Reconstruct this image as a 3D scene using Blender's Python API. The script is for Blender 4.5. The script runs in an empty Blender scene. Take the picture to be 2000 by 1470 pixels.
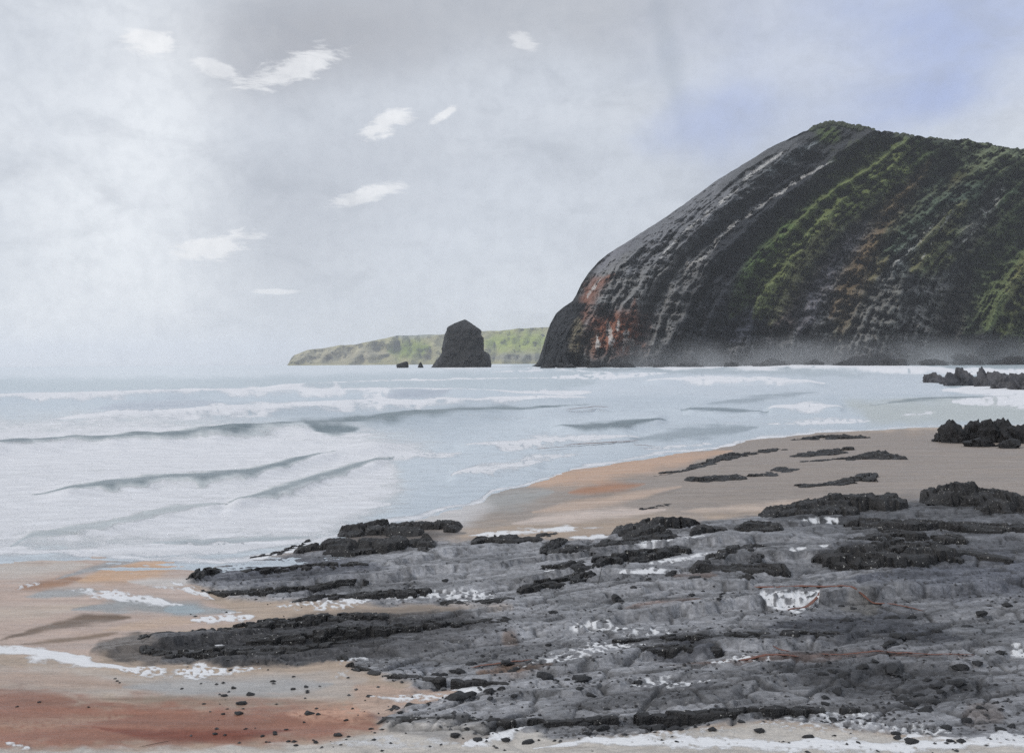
import bpy, bmesh, math, random
import numpy as np
from mathutils import Vector, Matrix

random.seed(7)
SC = bpy.context.scene
COL = SC.collection
R = math.radians

# ------------------------------------------------------------------ camera
CAM_H = 3.0
F = 1921.0                      # focal length in pixels of a 2000 px wide frame
PITCH = math.atan(26.0 / F)     # looks down a touch
ROLL = R(0.40)
cam_data = bpy.data.cameras.new("camera")
cam_data.sensor_width = 36.0
cam_data.lens = 36.0 * F / 2000.0
cam_data.clip_start = 0.1
cam_data.clip_end = 40000
cam = bpy.data.objects.new("camera", cam_data)
COL.objects.link(cam)
ROT = Matrix.Rotation(math.pi / 2 - PITCH, 3, 'X') @ Matrix.Rotation(-ROLL, 3, 'Z')
cam.matrix_world = Matrix.Translation((0, 0, CAM_H)) @ ROT.to_4x4()
SC.camera = cam
RM = np.array(ROT)

# ------------------------------------------------------------------ world: overcast sky with thin gaps
SUN_EL, SUN_AZ = R(38), R(-116)     # azimuth from +Y, negative to the left
w = bpy.data.worlds.new("World"); SC.world = w
w.use_nodes = True
nt = w.node_tree; N = nt.nodes; L = nt.links
N.clear()


def node(t, **kw):
    n = N.new(t)
    for k, v in kw.items():
        setattr(n, k, v)
    return n


def mth(op, a, b=None, clamp=False):
    n = N.new('ShaderNodeMath'); n.operation = op; n.use_clamp = clamp
    for i, v in enumerate((a, b)):
        if v is None:
            continue
        if isinstance(v, (int, float)):
            n.inputs[i].default_value = v
        else:
            L.new(v, n.inputs[i])
    return n.outputs[0]


def mixc(fac, a, b):
    n = N.new('ShaderNodeMix'); n.data_type = 'RGBA'
    for s, v in ((n.inputs[0], fac), (n.inputs[6], a), (n.inputs[7], b)):
        if isinstance(v, (int, float)):
            s.default_value = v
        elif isinstance(v, tuple):
            s.default_value = v
        else:
            L.new(v, s)
    return n.outputs[2]


def lin(h, k=1.0):
    v = [int(h[i:i + 2], 16) / 255 for i in (0, 2, 4)]
    v = [(c / 12.92 if c < .04045 else ((c + .055) / 1.055) ** 2.4) * k for c in v]
    return tuple(v)


def lin4(h, k=1.0):
    return lin(h, k) + (1.0,)


tc = node('ShaderNodeTexCoord')
sep = node('ShaderNodeSeparateXYZ'); L.new(tc.outputs['Generated'], sep.inputs[0])
az = mth('ARCTAN2', sep.outputs[0], sep.outputs[1])
el = mth('ARCSINE', sep.outputs[2])
cmb = node('ShaderNodeCombineXYZ'); L.new(az, cmb.inputs[0]); L.new(el, cmb.inputs[1])
AE = cmb.outputs[0]


def noise_node(vec, scale, detail=4, rough=.55, dist=0.0, sx=1, sy=1, off=0.0, rot=0.0):
    m = node('ShaderNodeMapping'); m.inputs['Scale'].default_value = (sx, sy, 1)
    m.inputs['Location'].default_value = (off, off * .7, off)
    m.inputs['Rotation'].default_value = (0, 0, rot)
    L.new(vec, m.inputs[0])
    n = node('ShaderNodeTexNoise'); n.inputs['Scale'].default_value = scale
    n.inputs['Detail'].default_value = detail; n.inputs['Roughness'].default_value = rough
    n.inputs['Distortion'].default_value = dist
    L.new(m.outputs[0], n.inputs[0])
    return n.outputs[0]


def ramp01(v, lo, hi):
    n = node('ShaderNodeMapRange'); n.interpolation_type = 'SMOOTHSTEP'
    L.new(v, n.inputs[0]); n.inputs[1].default_value = lo; n.inputs[2].default_value = hi
    return n.outputs[0]


warp_a = noise_node(AE, 30, 8, .72, .4, sx=.55, sy=2.0, rot=R(-20))
warp_b = noise_node(AE, 5.5, 6, .6, .6, off=4.2)


def blob(x, y, rx, ry, deg, lo, hi, warp=None, amt=0.0):
    """soft elliptical patch of sky centred on the direction seen at (x, y)"""
    a, e = math.atan((x - 1000) / F), math.atan((712 - y) / F)
    dx = mth('SUBTRACT', az, a); dy = mth('SUBTRACT', el, e)
    c, s = math.cos(R(deg)), math.sin(R(deg))
    u = mth('MULTIPLY', mth('ADD', mth('MULTIPLY', dx, c), mth('MULTIPLY', dy, s)), F / rx)
    v = mth('MULTIPLY', mth('ADD', mth('MULTIPLY', dx, -s), mth('MULTIPLY', dy, c)), F / ry)
    d = mth('SQRT', mth('ADD', mth('MULTIPLY', u, u), mth('MULTIPLY', v, v)))
    if warp is not None:
        d = mth('ADD', d, mth('MULTIPLY', mth('SUBTRACT', warp, .5), amt))
    return mth('SUBTRACT', 1.0, ramp01(d, lo, hi))


sky = node('ShaderNodeTexSky', sky_type='NISHITA')
sky.sun_disc = False; sky.sun_elevation = SUN_EL; sky.sun_rotation = SUN_AZ
sky.air_density = 1.0; sky.dust_density = 2.0; sky.ozone_density = 1.5
skyc = node('ShaderNodeMix'); skyc.data_type = 'RGBA'; skyc.blend_type = 'MULTIPLY'
skyc.inputs[0].default_value = 1.0
L.new(sky.outputs[0], skyc.inputs[6]); skyc.inputs[7].default_value = (.1, .1, .1, 1)

cl = noise_node(AE, 3.2, 5, .5, .3, sx=.8, sy=2.0, rot=R(20))
cl2 = noise_node(AE, 7.0, 5, .55, .2, sx=.6, sy=1.8, off=2.0, rot=R(24))
cloud = mixc(ramp01(cl, .3, .72), lin4('dbe1ea'), lin4('c6ccd6'))
cloud = mixc(mth('MULTIPLY', ramp01(cl2, .42, .72), .6), cloud, lin4('dde2ea'))
# paler towards the sea horizon and in the bright shaft on the left
cloud = mixc(mth('MULTIPLY', mth('SUBTRACT', 1.0, ramp01(el, .0, .16)), .6), cloud, lin4('dfe5ec'))
grey = blob(500, 120, 330, 120, 8, .2, 1.3, warp_b, 1.0)
cloud = mixc(mth('MULTIPLY', grey, .75), cloud, lin4('a9abb2'))
grey2 = blob(900, 20, 700, 120, 0, .2, 1.3, warp_b, 1.0)
cloud = mixc(mth('MULTIPLY', grey2, .6), cloud, lin4('b4b6bc'))
grey3 = blob(560, 400, 420, 190, 25, .1, 1.3, warp_b, 1.1)
cloud = mixc(mth('MULTIPLY', grey3, .4), cloud, lin4('c0c4cc'))
shaft = blob(240, 330, 230, 700, -5, .0, 1.3, warp_b, 1.9)
cloud = mixc(mth('MULTIPLY', shaft, .95), cloud, lin4('f3f7fc'))
streak = blob(1310, 130, 26, 150, 12, .1, 1.3, warp_b, 1.5)
cloud = mixc(mth('MULTIPLY', streak, .3), cloud, lin4('9aa4ae'))
for (x, y, rx, ry, dg, k) in ((1850, 130, 230, 170, 0, .8), (1840, 245, 110, 50, 0, .7), (1700, 140, 420, 280, 0, .36), (1390, 250, 130, 70, 10, .55)):
    b = blob(x, y, rx, ry, dg, .0, 1.2, warp_b, 1.6)
    cloud = mixc(mth('MULTIPLY', b, k), cloud, lin4('abbae2'))
for (x, y, rx, ry, dg, k) in ((300, 122, 42, 24, 5, 1), (435, 162, 42, 13, -18, .7), (580, 150, 85, 22, 20, .75), (632, 125, 28, 22, 20, .6),
                              (752, 250, 46, 16, 22, .9), (876, 225, 26, 8, 32, .9), (715, 388, 68, 13, 17, .8), (425, 493, 76, 22, 14, .85),
                              (540, 573, 34, 5, 0, .6), (1027, 85, 26, 14, -30, .55),):
    b = blob(x, y, rx * 1.3, ry * 1.2, dg, .4, 1.05, warp_a, 3.4)
    cloud = mixc(mth('MULTIPLY', b, k * .95), cloud, lin4('fafbfd'))
mott = noise_node(AE, 60, 5, .6, off=7.0)
cloud = mixc(mth('MULTIPLY', ramp01(mott, .35, .7), .16), cloud, lin4('a9afba'))
mot2 = noise_node(AE, 14, 6, .62, .5, sx=.7, sy=1.4, off=3.0, rot=R(25))
cloud = mixc(mth('MULTIPLY', ramp01(mot2, .48, .75), .32), cloud, lin4('aab0ba'))
final = mixc(.93, skyc.outputs[2], cloud)
bg = node('ShaderNodeBackground'); L.new(final, bg.inputs[0]); bg.inputs[1].default_value = 1.0
out = node('ShaderNodeOutputWorld'); L.new(bg.outputs[0], out.inputs[0])

# ------------------------------------------------------------------ sun behind the cloud, turned left and behind the camera to light the headland
sd = bpy.data.lights.new("sun", 'SUN'); sd.energy = 1.4; sd.angle = R(12); sd.color = (1.0, .95, .88)
sun = bpy.data.objects.new("sun", sd); COL.objects.link(sun)
dirv = Vector((math.sin(SUN_AZ) * math.cos(SUN_EL), math.cos(SUN_AZ) * math.cos(SUN_EL), math.sin(SUN_EL)))
sun.rotation_euler = dirv.to_track_quat('Z', 'Y').to_euler()
sun.location = dirv * 50

SC.view_settings.view_transform = 'Standard'
SC.view_settings.look = 'None'
SC.view_settings.exposure = 0.0
SC.view_settings.gamma = 1.0
SC.view_settings.use_curve_mapping = False
SC.render.engine = 'CYCLES'
SC.cycles.use_denoising = False
SC.cycles.max_bounces = 6

# ------------------------------------------------------------------ numeric helpers


def ray(x, y):
    x = np.asarray(x, float); y = np.asarray(y, float)
    d = np.stack([(x - 1000) / F, -(y - 735) / F, -np.ones_like(x + y)], -1)
    return d @ RM.T


def ground(x, y, z=0.0):
    d = ray(x, y)
    t = (z - CAM_H) / d[..., 2]
    return d[..., 0] * t, d[..., 1] * t


def project(X, Y, Z):
    p = np.stack([X, Y, Z - CAM_H], -1) @ RM
    zc = np.minimum(p[..., 2], -1e-3)
    return 1000 + F * p[..., 0] / -zc, 735 - F * p[..., 1] / -zc


def _h(ix, iy, s):
    h = (ix.astype(np.int64) * 374761393 + iy.astype(np.int64) * 668265263 + s * 1442695041) & 0xffffffff
    h = ((h ^ (h >> 13)) * 1274126177) & 0xffffffff
    return ((h ^ (h >> 16)) & 0xffff) / 65535.0 * 2 * math.pi


def perlin(x, y, s=0):
    x = np.asarray(x, float); y = np.asarray(y, float)
    ix, iy = np.floor(x), np.floor(y)
    fx, fy = x - ix, y - iy
    u = fx * fx * fx * (fx * (fx * 6 - 15) + 10); v = fy * fy * fy * (fy * (fy * 6 - 15) + 10)

    def g(dx, dy):
        a = _h(ix + dx, iy + dy, s)
        return np.cos(a) * (fx - dx) + np.sin(a) * (fy - dy)
    a = g(0, 0) * (1 - u) + g(1, 0) * u
    b = g(0, 1) * (1 - u) + g(1, 1) * u
    return (a * (1 - v) + b * v) * 1.5


def fbm(x, y, s=0, o=4, gain=.5, lac=2.03):
    t, a, n = 0, 1.0, 0
    for k in range(o):
        t = t + a * perlin(x, y, s + 17 * k); n += a
        x = x * lac + 3.1; y = y * lac - 1.7; a *= gain
    return t / n


def ridged(x, y, s=0, o=4):
    t, a, n = 0, 1.0, 0
    for k in range(o):
        t = t + a * (1 - np.abs(perlin(x, y, s + 31 * k)) * 1.6); n += a
        x = x * 2.1 + 1.3; y = y * 2.1 + .7; a *= .5
    return np.clip(t / n, 0, 1)


def cells(x, y, seed):
    """jittered cell pattern: (cell random a, cell random b, edge distance, centre x, centre y)"""
    ix, iy = np.floor(x), np.floor(y)
    f1 = np.full(x.shape, 9e9); f2 = f1.copy(); ra = np.zeros(x.shape); rb = ra.copy(); cx_ = ra.copy(); cy_ = ra.copy()
    for dx in (-1, 0, 1):
        for dy in (-1, 0, 1):
            jx, jy = ix + dx, iy + dy
            px_ = jx + .5 + .42 * np.cos(_h(jx, jy, seed)); py_ = jy + .5 + .42 * np.sin(_h(jx, jy, seed + 1))
            d = np.hypot(x - px_, y - py_)
            n_ = d < f1
            f2 = np.where(n_, f1, np.minimum(f2, d)); f1 = np.where(n_, d, f1)
            ra = np.where(n_, _h(jx, jy, seed + 2) / 6.2832, ra); rb = np.where(n_, _h(jx, jy, seed + 3) / 6.2832, rb)
            cx_ = np.where(n_, px_, cx_); cy_ = np.where(n_, py_, cy_)
    return ra, rb, f2 - f1, cx_, cy_


def sstep(a, b, x):
    t = np.clip((x - a) / (b - a), 0, 1)
    return t * t * (3 - 2 * t)


# ------------------------------------------------------------------ zone maps (which matter lies where)
class Canvas:
    X0, Y0, S = -800, 180, 2.0

    def __init__(self, base):
        self.w, self.h = 1800, 720
        self.yy, self.xx = np.mgrid[0:self.h, 0:self.w]
        self.px = self.X0 + self.xx * self.S; self.py = self.Y0 + self.yy * self.S
        self.l = {k: np.full((self.h, self.w) + np.shape(v), v, float) for k, v in base.items()}
        self.n1 = fbm(self.px / 60, self.py / 14, 5, 4)
        self.n2 = fbm(self.px / 13, self.py / 4.5, 9, 3)
        self.n3 = fbm(self.px / 16, self.py / 16, 19, 4)

    def put(self, sl, a, **vals):
        for k, v in vals.items():
            A = self.l[k][sl]
            aa = a[..., None] if A.ndim == 3 else a
            self.l[k][sl] = A * (1 - aa) + np.asarray(v) * aa

    def box(self, x0, y0, x1, y1):
        i0 = max(0, int((y0 - self.Y0) / self.S)); i1 = min(self.h, int((y1 - self.Y0) / self.S) + 2)
        j0 = max(0, int((x0 - self.X0) / self.S)); j1 = min(self.w, int((x1 - self.X0) / self.S) + 2)
        return (slice(i0, max(i1, i0)), slice(j0, max(j1, j0)))

    def stroke(self, pts, wd=None, soft=.5, dry=0.0, op=1.0, rough=.35, iso=False, taper=.28, **vals):
        P = np.array([(p[0], p[1], (p[2] if len(p) > 2 else wd)) for p in pts], float)
        seg = np.hypot(np.diff(P[:, 0]), np.diff(P[:, 1])); cum = np.concatenate([[0], np.cumsum(seg)])
        if taper and cum[-1] > 20:
            n = int(np.clip(cum[-1] / 12, 8, 60)); u = np.linspace(0, cum[-1], n)
            e = np.clip(np.minimum(u, cum[-1] - u) / (taper * cum[-1]), .04, 1) ** .7
            P = np.stack([np.interp(u, cum, P[:, 0]), np.interp(u, cum, P[:, 1]), np.interp(u, cum, P[:, 2]) * e + .4], -1)
        m = P[:, 2].max() * 2 + 12
        sl = self.box(P[:, 0].min() - m, P[:, 1].min() - m, P[:, 0].max() + m, P[:, 1].max() + m)
        x, y = self.px[sl], self.py[sl]
        if x.size == 0:
            return
        best = np.full(x.shape, 9e9)
        for a, b in zip(P[:-1], P[1:]):
            d = b[:2] - a[:2]; q = max(d @ d, 1e-6)
            t = np.clip(((x - a[0]) * d[0] + (y - a[1]) * d[1]) / q, 0, 1)
            dd = np.hypot(x - a[0] - t * d[0], y - a[1] - t * d[1]) / (a[2] + (b[2] - a[2]) * t)
            best = np.minimum(best, dd)
        nz = (self.n3 if iso else self.n1)[sl]
        al = 1 - sstep(1 - soft, 1 + soft, best + nz * rough * 2)
        if dry > 0:
            al = al * (.12 + .88 * sstep(dry - .36, dry + .06, self.n2[sl] * .9 + .32))
        self.put(sl, al * op, **vals)

    def poly(self, pts, soft=10, dry=0.0, op=1.0, rough=8, iso=False, **vals):
        P = np.array(pts, float)
        m = soft * 2 + 20
        sl = self.box(P[:, 0].min() - m, P[:, 1].min() - m, P[:, 0].max() + m, P[:, 1].max() + m)
        x, y = self.px[sl], self.py[sl]
        if x.size == 0:
            return
        inside = np.zeros(x.shape, bool); best = np.full(x.shape, 9e9)
        for a, b in zip(P, np.roll(P, -1, 0)):
            c = ((a[1] > y) != (b[1] > y)) & (x < (b[0] - a[0]) * (y - a[1]) / (b[1] - a[1] + 1e-9) + a[0])
            inside ^= c
            d = b - a; q = max(d @ d, 1e-6)
            t = np.clip(((x - a[0]) * d[0] + (y - a[1]) * d[1]) / q, 0, 1)
            best = np.minimum(best, np.hypot(x - a[0] - t * d[0], y - a[1] - t * d[1]))
        sd_ = np.where(inside, best, -best) + (self.n3 if iso else self.n1)[sl] * rough * 2
        al = sstep(-soft, soft, sd_)
        if dry > 0:
            al = al * (.12 + .88 * sstep(dry - .36, dry + .06, self.n2[sl] * .9 + .32))
        self.put(sl, al * op, **vals)

    def sample(self, k, x, y):
        fx = np.clip((x - self.X0) / self.S, 0, self.w - 1.001); fy = np.clip((y - self.Y0) / self.S, 0, self.h - 1.001)
        i, j = fy.astype(int), fx.astype(int)
        u, v = fx - j, fy - i
        A = self.l[k]
        if A.ndim == 3:
            u = u[..., None]; v = v[..., None]
        return (A[i, j] * (1 - u) + A[i, j + 1] * u) * (1 - v) + (A[i + 1, j] * (1 - u) + A[i + 1, j + 1] * u) * v


# ------------------------------------------------------------------ mesh / material helpers
def grid_mesh(name, X, Y, Z, attrs=None, flip=False, smooth=True):
    r, c = X.shape
    me = bpy.data.meshes.new(name)
    co = np.stack([X, Y, Z], -1).reshape(-1, 3).astype(np.float32)
    idx = np.arange(r * c).reshape(r, c)
    q = np.stack([idx[:-1, :-1], idx[:-1, 1:], idx[1:, 1:], idx[1:, :-1]], -1).reshape(-1, 4)
    if flip:
        q = q[:, ::-1]
    me.vertices.add(len(co)); me.vertices.foreach_set('co', co.ravel())
    me.loops.add(q.size); me.loops.foreach_set('vertex_index', q.ravel().astype(np.int32))
    me.polygons.add(len(q))
    me.polygons.foreach_set('loop_start', np.arange(0, q.size, 4, dtype=np.int32))
    me.polygons.foreach_set('use_smooth', np.full(len(q), smooth))
    me.update()
    for k, v in (attrs or {}).items():
        if v.ndim == 3:
            a = me.attributes.new(k, 'FLOAT_COLOR', 'POINT')
            a.data.foreach_set('color', np.concatenate([v.reshape(-1, 3), np.ones((r * c, 1))], 1).astype(np.float32).ravel())
        else:
            a = me.attributes.new(k, 'FLOAT', 'POINT')
            a.data.foreach_set('value', v.astype(np.float32).ravel())
    return me


def link(name, me, mat, parent=None, **props):
    o = bpy.data.objects.new(name, me)
    COL.objects.link(o)
    if mat is not None:
        me.materials.clear(); me.materials.append(mat)
    if parent is not None:
        o.parent = parent
    for k, v in props.items():
        o[k] = v
    return o


class Mat:
    def __init__(self, name):
        self.m = bpy.data.materials.new(name); self.m.use_nodes = True
        self.t = self.m.node_tree; self.n = self.t.nodes; self.l = self.t.links
        self.b = self.n['Principled BSDF']
        self.pos = self.n.new('ShaderNodeNewGeometry').outputs['Position']

    def set(self, sock, v):
        s = self.b.inputs[sock]
        if isinstance(v, (int, float, tuple)):
            s.default_value = v
        else:
            self.l.new(v, s)

    def attr(self, name):
        a = self.n.new('ShaderNodeAttribute'); a.attribute_name = name
        return a

    def noise(self, scale, detail=4, rough=.55, sc=(1, 1, 1), dist=0, vec=None):
        m = self.n.new('ShaderNodeMapping'); m.inputs['Scale'].default_value = sc
        self.l.new(vec or self.pos, m.inputs[0])
        n = self.n.new('ShaderNodeTexNoise'); n.inputs['Scale'].default_value = scale
        n.inputs['Detail'].default_value = detail; n.inputs['Roughness'].default_value = rough
        n.inputs['Distortion'].default_value = dist
        self.l.new(m.outputs[0], n.inputs[0])
        return n.outputs[0]

    def math(self, op, a, b=None, clamp=False):
        n = self.n.new('ShaderNodeMath'); n.operation = op; n.use_clamp = clamp
        for i, v in enumerate((a, b)):
            if v is None:
                continue
            if isinstance(v, (int, float)):
                n.inputs[i].default_value = v
            else:
                self.l.new(v, n.inputs[i])
        return n.outputs[0]

    def range(self, v, lo, hi, a=0., b=1., smooth=True):
        n = self.n.new('ShaderNodeMapRange')
        if smooth:
            n.interpolation_type = 'SMOOTHSTEP'
        self.l.new(v, n.inputs[0])
        for i, q in zip((1, 2, 3, 4), (lo, hi, a, b)):
            n.inputs[i].default_value = q
        return n.outputs[0]

    def mix(self, f, a, b, mode='MIX'):
        n = self.n.new('ShaderNodeMix'); n.data_type = 'RGBA'; n.blend_type = mode
        for s, v in ((n.inputs[0], f), (n.inputs[6], a), (n.inputs[7], b)):
            if isinstance(v, (int, float, tuple)):
                s.default_value = v
            else:
                self.l.new(v, s)
        return n.outputs[2]

    def grey(self, v):
        n = self.n.new('ShaderNodeCombineColor')
        for i in range(3):
            self.l.new(v, n.inputs[i])
        return n.outputs[0]

    def bump(self, h, strength=.5, dist=.02, normal=None):
        n = self.n.new('ShaderNodeBump'); n.inputs['Strength'].default_value = strength
        n.inputs['Distance'].default_value = dist
        self.l.new(h, n.inputs['Height'])
        if normal is not None:
            self.l.new(normal, n.inputs['Normal'])
        return n.outputs[0]


KA = 1.0           # brightness of a picture tone -> surface albedo
def A(h, k=1.0):
    return tuple(min(.82, c * KA * k) for c in lin(h))

# ------------------------------------------------------------------ zones of sea, sand and rock
gc = Canvas({'col': A('b3a190', .95), 'foam': 0.0, 'rock': 0.0, 'wet': .35})
g = gc
TAN, ORANGE, RED = A('bba79b', 1.0), A('c6a68e', .95), A('9b6e5c', .92)
# upper right sand bank
g.poly([(1480, 850), (1850, 835), (2800, 830), (2800, 1010), (1700, 985), (1300, 1005), (900, 1030), (700, 1010), (950, 960), (1050, 930), (1250, 890)], 14, col=A('9f948b', .92), wet=.5)
g.stroke([(1030, 950, 16), (1150, 925, 22), (1280, 902, 18), (1430, 880, 9)], soft=.7, col=ORANGE)
g.stroke([(1110, 962, 7), (1200, 952, 9), (1260, 945, 6)], soft=.8, col=A('b08468', .9))
g.stroke([(1100, 985, 9), (1200, 972, 11), (1330, 955, 8)], soft=.8, col=A('8b8179', .9), op=.7)
g.stroke([(1040, 1000, 9), (1150, 985, 9), (1330, 950, 6)], soft=.7, col=A('c3ac9a', .95))
g.stroke([(1480, 833, 9), (1650, 827, 12), (1850, 824, 11), (2300, 815, 12)], soft=.5, col=A('d8c6b4', .95), wet=.7)
g.stroke([(900, 985, 14), (1000, 975, 18), (1080, 960, 14)], soft=.8, col=A('a5a4a1', .9))
g.stroke([(1000, 1022, 8), (1150, 1005, 10), (1300, 995, 6)], soft=.7, col=A('cdbdb2', .95))
g.stroke([(1330, 998, 5), (1480, 990, 7), (1740, 968, 5)], soft=.6, col=A('c6b4a5', .95))
g.poly([(600, 975), (900, 950), (960, 990), (900, 1030), (700, 1035)], 20, col=A('c9c5c3', .95), wet=.8)
# left sand flat
g.poly([(-900, 1080), (0, 1080), (330, 1085), (420, 1090), (370, 1140), (420, 1180), (500, 1215), (260, 1240), (190, 1285), (0, 1265), (-900, 1250)], 10, col=TAN, wet=.5)
g.stroke([(150, 1135, 12), (260, 1115, 17), (370, 1100, 11)], soft=.5, col=A('caa88b', .95))
g.stroke([(-100, 1112, 14), (60, 1112, 16), (180, 1102, 10)], soft=.9, col=A('c3b6aa', .95), wet=.9)
g.stroke([(-100, 1200, 14), (60, 1195, 12), (180, 1180, 6)], soft=.9, col=A('bfae9f', .95), wet=.7)
g.stroke([(250, 1135, 5), (340, 1140, 8), (400, 1128, 5)], soft=.9, col=A('cfc8c2', .95), wet=.8)
g.stroke([(30, 1150, 5), (90, 1140, 9), (160, 1128, 7)], soft=.6, col=A('a8836a', .9))
g.stroke([(110, 1130, 4), (200, 1105, 5), (300, 1085, 5), (380, 1080, 3)], soft=.5, col=A('989695', .9), wet=.9)
g.stroke([(50, 1165, 6), (120, 1158, 8), (200, 1155, 6)], soft=.6, col=A('a4a4a3', .9), wet=.9)
g.stroke([(140, 1190, 6), (260, 1180, 13), (380, 1190, 13), (460, 1195, 9)], soft=.6, col=A('9b9d9d', .85), wet=.95)
g.stroke([(320, 1190, 8), (400, 1192, 8)], soft=.5, col=A('9dabb1', .85), wet=1.0)
g.stroke([(0, 1248, 3), (90, 1225, 6), (170, 1208, 10), (255, 1205, 10)], soft=.5, col=A('7d6a5b', .9))
g.stroke([(40, 1258, 3), (160, 1245, 4), (230, 1236, 4)], soft=.6, col=A('8d7968', .9))
g.stroke([(200, 1232, 7), (320, 1215, 8), (400, 1210, 8)], soft=.5, col=A('c6ae9b', .95))
# rock platform
ROCK, ROCKB, ROCKD = A('96979b', 1.0), A('6b6e78', .85), A('4b4c50', .85)
platform = [(370, 1132), (430, 1103), (560, 1088), (680, 1062), (950, 1052), (1150, 1052), (1300, 1020), (1500, 1008), (1760, 978),
            (2800, 950), (2800, 1480), (1900, 1445), (1500, 1405), (1100, 1450), (760, 1425), (720, 1395), (800, 1340), (690, 1300), (700, 1260), (800, 1200), (1000, 1185), (700, 1178), (450, 1170)]
g.poly(platform, 7, rough=5, col=ROCK, rock=1.0, wet=.55)
g.poly([(190, 1262), (270, 1243), (420, 1236), (620, 1205), (900, 1190), (1000, 1240), (800, 1270), (680, 1290), (560, 1300), (400, 1300), (230, 1288)], 6, rough=5, col=A('67676a', .95), rock=1.0, wet=.55)
g.poly([(175, 1275), (195, 1250), (270, 1238), (330, 1270), (300, 1300), (230, 1290)], 6, rough=5, col=A('77706b', .9), rock=.5)
for pts, cc, op in (
        ([(380, 1130, 22), (480, 1118, 34), (620, 1115, 36), (760, 1110, 30)], '5b5e68', .85),
        ([(560, 1068, 12), (760, 1050, 20), (910, 1040, 16)], '47484c', .8),
        ([(900, 1090, 30), (1020, 1080, 26)], '898b90', .7),
        ([(300, 1262, 18), (480, 1258, 26), (700, 1235, 30), (900, 1205, 14)], '48484b', .85),
        ([(1080, 1075, 12), (1250, 1062, 14)], '56575c', .6),
        ([(1500, 1020, 24), (1780, 1005, 26), (2100, 1000, 30)], '45464a', .75),
        ([(1600, 1085, 34), (1850, 1080, 40), (2200, 1075, 40)], '4a4b51', .75),
        ([(1350, 1110, 18), (1530, 1105, 18)], '505156', .6),
        ([(1650, 1140, 22), (1900, 1130, 34), (2200, 1130, 40)], '686c78', .8),
        ([(1500, 1230, 22), (1700, 1215, 34), (1880, 1250, 36)], '52555f', .85),
        ([(1200, 1250, 10), (1400, 1250, 14), (1640, 1242, 10)], '4a4b4f', .75),
        ([(1250, 1275, 14), (1340, 1272, 14), (1420, 1270, 8)], '3c3e47', .8),
        ([(1500, 1310, 22), (1750, 1330, 44), (1950, 1350, 40)], '5d5e62', .75),
        ([(700, 1412, 6), (1000, 1414, 9), (1300, 1405, 10), (1660, 1388, 8)], '4d4e51', .8),
        ([(1050, 1150, 20), (1150, 1200, 24), (1250, 1180, 22)], '8a8c90', .7),
        ([(900, 1260, 26), (1020, 1250, 22)], '8c8d92', .7),
        ([(760, 1300, 14), (860, 1305, 14)], '8c909a', .7),
        ([(1000, 1360, 18), (1250, 1365, 22), (1450, 1350, 18)], '7a7b7f', .7),
        ([(1400, 1380, 10), (1700, 1375, 18), (1780, 1330, 10)], '828284', .6),
        ([(1640, 1185, 12), (1720, 1182, 12)], '8c8880', .7),
        ([(1880, 1230, 24), (2000, 1220, 30)], '818387', .6),
        ([(560, 1205, 8), (760, 1195, 10), (940, 1190, 8)], '6f6862', .6),
        ([(1300, 1130, 8), (1400, 1128, 10)], '8c7468', .6),
        ([(1220, 1195, 6), (1300, 1185, 9), (1380, 1180, 8)], '8b7062', .7),
        ([(930, 1312, 6), (1010, 1305, 9), (1080, 1300, 6)], '8c6f5a', .8),
        ([(1240, 1300, 5), (1500, 1285, 8), (1900, 1282, 6)], '6f5548', .8),
        ([(985, 1255, 9), (1010, 1250, 9)], '8a7260', .6),
        ([(1880, 1395, 16), (1960, 1395, 18)], '84756b', .6)):
    g.stroke(pts, soft=.8, op=op, rough=.5, taper=.35, col=A(cc, .8))
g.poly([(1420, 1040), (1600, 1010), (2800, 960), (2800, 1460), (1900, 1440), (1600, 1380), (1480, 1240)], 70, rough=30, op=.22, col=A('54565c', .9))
# lower left: foam trail, grey wash, red sand
g.poly([(-900, 1290), (100, 1300), (300, 1325), (620, 1312), (720, 1320), (700, 1370), (-900, 1345)], 10, col=A('b7aca2', .95), rock=0, wet=.5)
g.stroke([(-200, 1320, 12), (60, 1322, 14), (260, 1340, 14)], soft=.8, col=A('b59f90', .95))
g.stroke([(240, 1340, 12), (450, 1345, 18), (650, 1335, 18)], soft=.8, col=A('a9a7a5', .95), wet=.8)
g.stroke([(200, 1362, 6), (420, 1370, 8), (640, 1372, 6)], soft=.8, col=A('9c8c7d', .95))
g.poly([(-900, 1352), (0, 1346), (200, 1368), (600, 1380), (740, 1386), (735, 1420), (650, 1444), (400, 1462), (-900, 1480)], 24, rough=16, col=RED, rock=0, wet=.4)
g.stroke([(-100, 1420, 14), (120, 1410, 10), (260, 1395, 8)], soft=.9, col=A('ad8a76', .9), dry=.3)
g.stroke([(180, 1420, 4), (320, 1436, 10), (460, 1436, 10), (570, 1425, 6)], soft=.7, col=A('855041', .9))
g.stroke([(0, 1360, 10), (150, 1368, 10)], soft=.8, col=A('99705f', .9))
g.stroke([(560, 1395, 14), (700, 1392, 16), (740, 1375, 10)], soft=.8, col=A('c39a84', .9), dry=.35)
g.poly([(-900, 1470), (200, 1462), (500, 1460), (650, 1445), (760, 1430), (900, 1448), (1050, 1430), (1100, 1452), (1500, 1412), (1900, 1450), (2800, 1500), (2800, 1700), (-900, 1700)], 8, col=A('c8c2ba', .95), rock=.2, wet=.7)
g.poly([(690, 1330), (780, 1345), (900, 1345), (950, 1352), (880, 1366), (740, 1395), (690, 1380)], 8, col=A('bda595', .95), rock=.2)
g.stroke([(740, 1420, 10), (860, 1432, 14), (980, 1430, 10)], soft=.8, col=A('aaa7a4', .9))
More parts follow.
